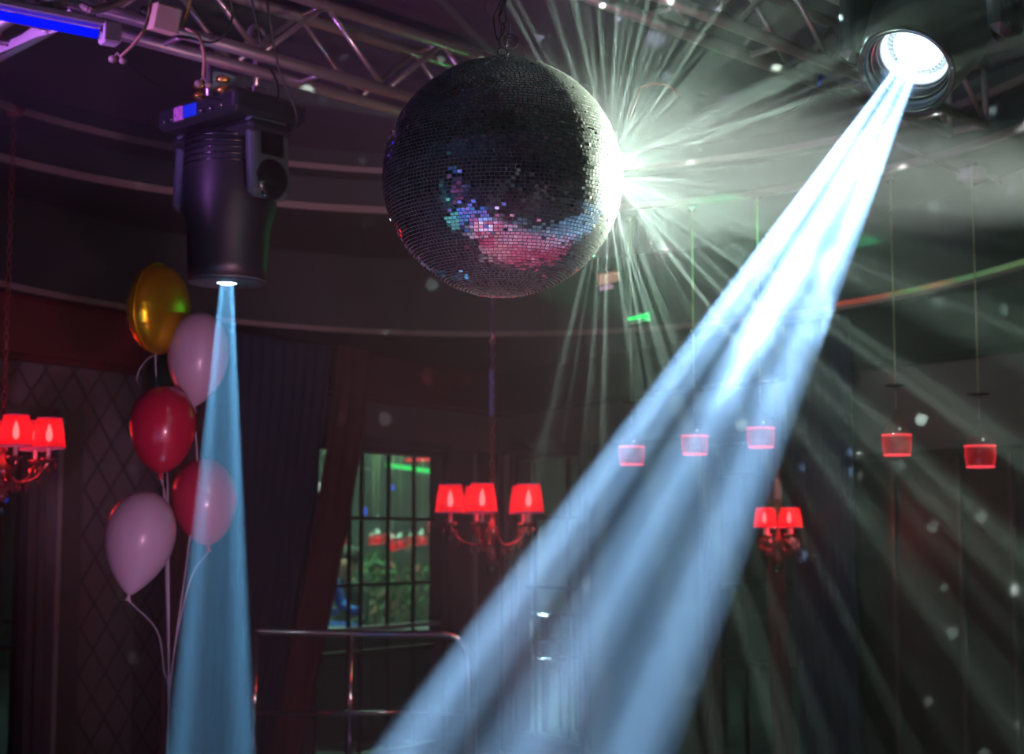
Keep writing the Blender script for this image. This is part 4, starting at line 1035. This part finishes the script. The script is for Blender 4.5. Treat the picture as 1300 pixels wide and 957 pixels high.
a, b = P(372, 797, 12.9), P(566, 797, 12.9); t = empty('bar_counter', ((a.x+b.x)/2, 12.95, 0), 'dark counter running behind the gridded window at sill height', 'counter')
mb = MB(); mb.box((0, 0, a.z/2-.02), (b.x-a.x, .30, a.z-.04), None, .01); mb.build('front', M['dark_cloth'], t)
mb = MB(); mb.box((0, 0, a.z-.018), (b.x-a.x+.06, .38, .034), None, .008); mb.build('worktop', M['shelfwhite'], t)
mb = MB(); mb.tube([(-(b.x-a.x)/2, -.2, .22), ((b.x-a.x)/2, -.2, .22)], .018, 8); [mb.tube([(k, -.2, .22), (k, -.14, .22)], .012, 6) for k in (-.5, 0, .5)]; mb.build('foot_rail', M['chrome'], t)

# rack of shelves beyond window 2
p = P(692, 780, 13.4); t = empty('shelf_rack', (p.x, p.y, 0), 'dark metal rack of round shelves seen through the narrow window under the small beam', 'rack')
mb = MB(); mb.tube([(0, 0, 0), (0, 0, P(692, 778, 13.4).z)], .035, 14); mb.build('column', M['rack'], t)
for py, r_ in ((780, .26), (812, .28), (834, .30)):
    z_ = P(692, py, 13.4).z; mb = MB(); mb.lathe([(0, z_-.012), (r_, z_-.012), (r_+.006, z_), (r_, z_+.012), (0, z_+.012)], 32); mb.build('shelf', M['rack'], t)
for k in range(6):
    a = k*PI/3; z_ = P(692, 778, 13.4).z; mb = MB(); mb.tube([(math.cos(a)*.26, math.sin(a)*.26, 0), (math.cos(a)*.24, math.sin(a)*.24, z_)], .01, 8); mb.build('upright', M['rack'], t)
p = P(662, 852, 12.9); t = empty('table_lamp', (p.x, p.y, P(662, 858, 12.9).z), 'small pale pink lamp glowing low in the narrow window', 'lamp')
mb = MB(); mb.lathe([(0, .07), (.035, .065), (.045, .02), (.04, 0), (0, 0)], 16); mb.build('globe', mat('pink_globe', lin(240, 190, 190), .4, emis=lin(240, 170, 170), estr=.5), t)
mb = MB(); mb.tube([(0, 0, 0), (0, 0, -t.location.z)], .012, 8); mb.lathe([(0, 0), (.09, 0), (.08, .015), (0, .02)], 18, Matrix.Translation((0, 0, -t.location.z))); mb.build('stand', M['rack'], t)
# small par lamp added for the beam mirrored in the narrow window
t = empty('spot_lamp', P(685, 660, 13.2), 'small spotlight with a thin pale beam seen through the narrow window', 'spotlight')
mb = MB(); mb.lathe([(0, .10), (.03, .10), (.04, .06), (.045, 0), (.038, 0), (.034, .02), (0, .02)], 18); mb.build('housing', M['black'], t)
mb = MB(); mb.lathe([(0, .018), (.033, .018)], 18); mb.build('lens', M['white_led'], t)
mb = MB(); mb.tube([(0, 0, .10), (0, 0, ZW-t.location.z)], .008, 6); mb.build('hanger', M['black'], t)
# left window interior: rails and a pale chair back
t = empty('railing', P(15, 790, 9.6), 'short chrome rail crossing the dark window at the left edge', 'railing'); t.location.z = 0
a, b = P(-30, 790, 9.6)-t.location, P(34, 790, 9.6)-t.location
mb = MB(); mb.tube([a, b, (b.x, b.y, 0)], .02, 10); mb.tube([a, (a.x, a.y, 0)], .02, 10); mb.build('handrail', M['chrome'], t)

# ------------------------------------------------------------------ haze filling the club
def hazemat(name, dens, col=(1, 1, 1), aniso=0.0):
    m = bpy.data.materials.new(name); m.use_nodes = True; nt = m.node_tree; nt.nodes.clear()
    v = nt.nodes.new('ShaderNodeVolumeScatter'); v.inputs['Density'].default_value = dens; v.inputs['Color'].default_value = col + (1,); v.inputs['Anisotropy'].default_value = aniso
    o = nt.nodes.new('ShaderNodeOutputMaterial'); nt.links.new(v.outputs[0], o.inputs['Volume']); return m
def smoke(name, t0, t1, off, rx, ry, dens, scale, seed, label):
    side = DIR_R.cross(Vector((0, 1, 0))).normalized(); a = HEAD_R + DIR_R*t0 + side*off; b = HEAD_R + DIR_R*t1 + side*off
    mb = MB(); L = (b-a).length; mb.sphere((0, 0, 0), 1, 24, 14, (rx, ry, L/2)); mb.v = [tuple(Vector(v)*(1+.12*mnoise.noise(Vector(v)*6+Vector((seed, 0, 0))))) for v in mb.v]
    m = bpy.data.materials.new('smoke'); m.use_nodes = True; nt = m.node_tree; nt.nodes.clear()
    v = nt.nodes.new('ShaderNodeVolumeScatter'); o = nt.nodes.new('ShaderNodeOutputMaterial'); nt.links.new(v.outputs[0], o.inputs['Volume'])
    tc = nt.nodes.new('ShaderNodeTexCoord'); mp = nt.nodes.new('ShaderNodeMapping'); mp.inputs['Scale'].default_value = (1, 1, .45); mp.inputs['Location'].default_value = (seed, 0, 0); n = nt.nodes.new('ShaderNodeTexNoise')
    n.inputs['Scale'].default_value = scale; n.inputs['Detail'].default_value = 3; n.inputs['Distortion'].default_value = .6
    nt.links.new(tc.outputs['Object'], mp.inputs[0]); nt.links.new(mp.outputs[0], n.inputs['Vector'])
    # thins out towards its own edge
    dv = nt.nodes.new('ShaderNodeVectorMath'); dv.operation = 'DIVIDE'; dv.inputs[1].default_value = (rx, ry, L/2); nt.links.new(tc.outputs['Object'], dv.inputs[0])
    ln = nt.nodes.new('ShaderNodeVectorMath'); ln.operation = 'LENGTH'; nt.links.new(dv.outputs[0], ln.inputs[0])
    f = ramp(nt, ln.outputs['Value'], [(.35, 1), (.95, 0)])
    nt.links.new(mth(nt, 'MULTIPLY', mth(nt, 'MULTIPLY', ramp(nt, n.outputs[0], [(.46, 0), (.62, 1)]), f), dens), v.inputs['Density'])
    o_ = mb.build(name, m, kind='stuff'); o_.matrix_world = toaxis(b-a, (a+b)/2); tag(o_, label, 'smoke'); return o_
smoke('smoke', .55, 1.55, .03, .16, .12, .22, 9, 3.0, 'bright curling smoke drifting through the upper half of the broad white beam')
smoke('smoke', -.02, 1.25, 0, .15, .13, .10, 5, 8.0, 'thick glowing smoke just below the lens of the right moving head')  # extra smoke put in to whiten the top of the beam
def puff(c_, r_, dens, label):
    mb = MB(); mb.sphere((0, 0, 0), r_, 28, 18); m = bpy.data.materials.new('smoke'); m.use_nodes = True; nt = m.node_tree; nt.nodes.clear()
    v = nt.nodes.new('ShaderNodeVolumeScatter'); o = nt.nodes.new('ShaderNodeOutputMaterial'); nt.links.new(v.outputs[0], o.inputs['Volume'])
    tc = nt.nodes.new('ShaderNodeTexCoord'); ln = nt.nodes.new('ShaderNodeVectorMath'); ln.operation = 'LENGTH'; nt.links.new(tc.outputs['Object'], ln.inputs[0])
    nt.links.new(mth(nt, 'MULTIPLY', ramp(nt, mth(nt, 'DIVIDE', ln.outputs['Value'], r_), [(.0, 1), (.45, .45), (.98, 0)]), dens), v.inputs['Density'])
    o_ = mb.build('smoke', m, kind='stuff', loc=c_); tag(o_, label, 'smoke'); return o_
puff(GLINT + Vector((.12, .1, 0)), .70, .085, 'soft smoke hanging around the lit right side of the mirror ball')  # smoke added so the rays shine near the ball and fade outwards
mb = MB(); mb.box((0, 7.5, 1.81), (17.9, 23.9, 3.62)); hz = mb.build('haze', hazemat('club_haze', .020), kind='stuff'); tag(hz, 'thin stage haze filling the club', 'haze')
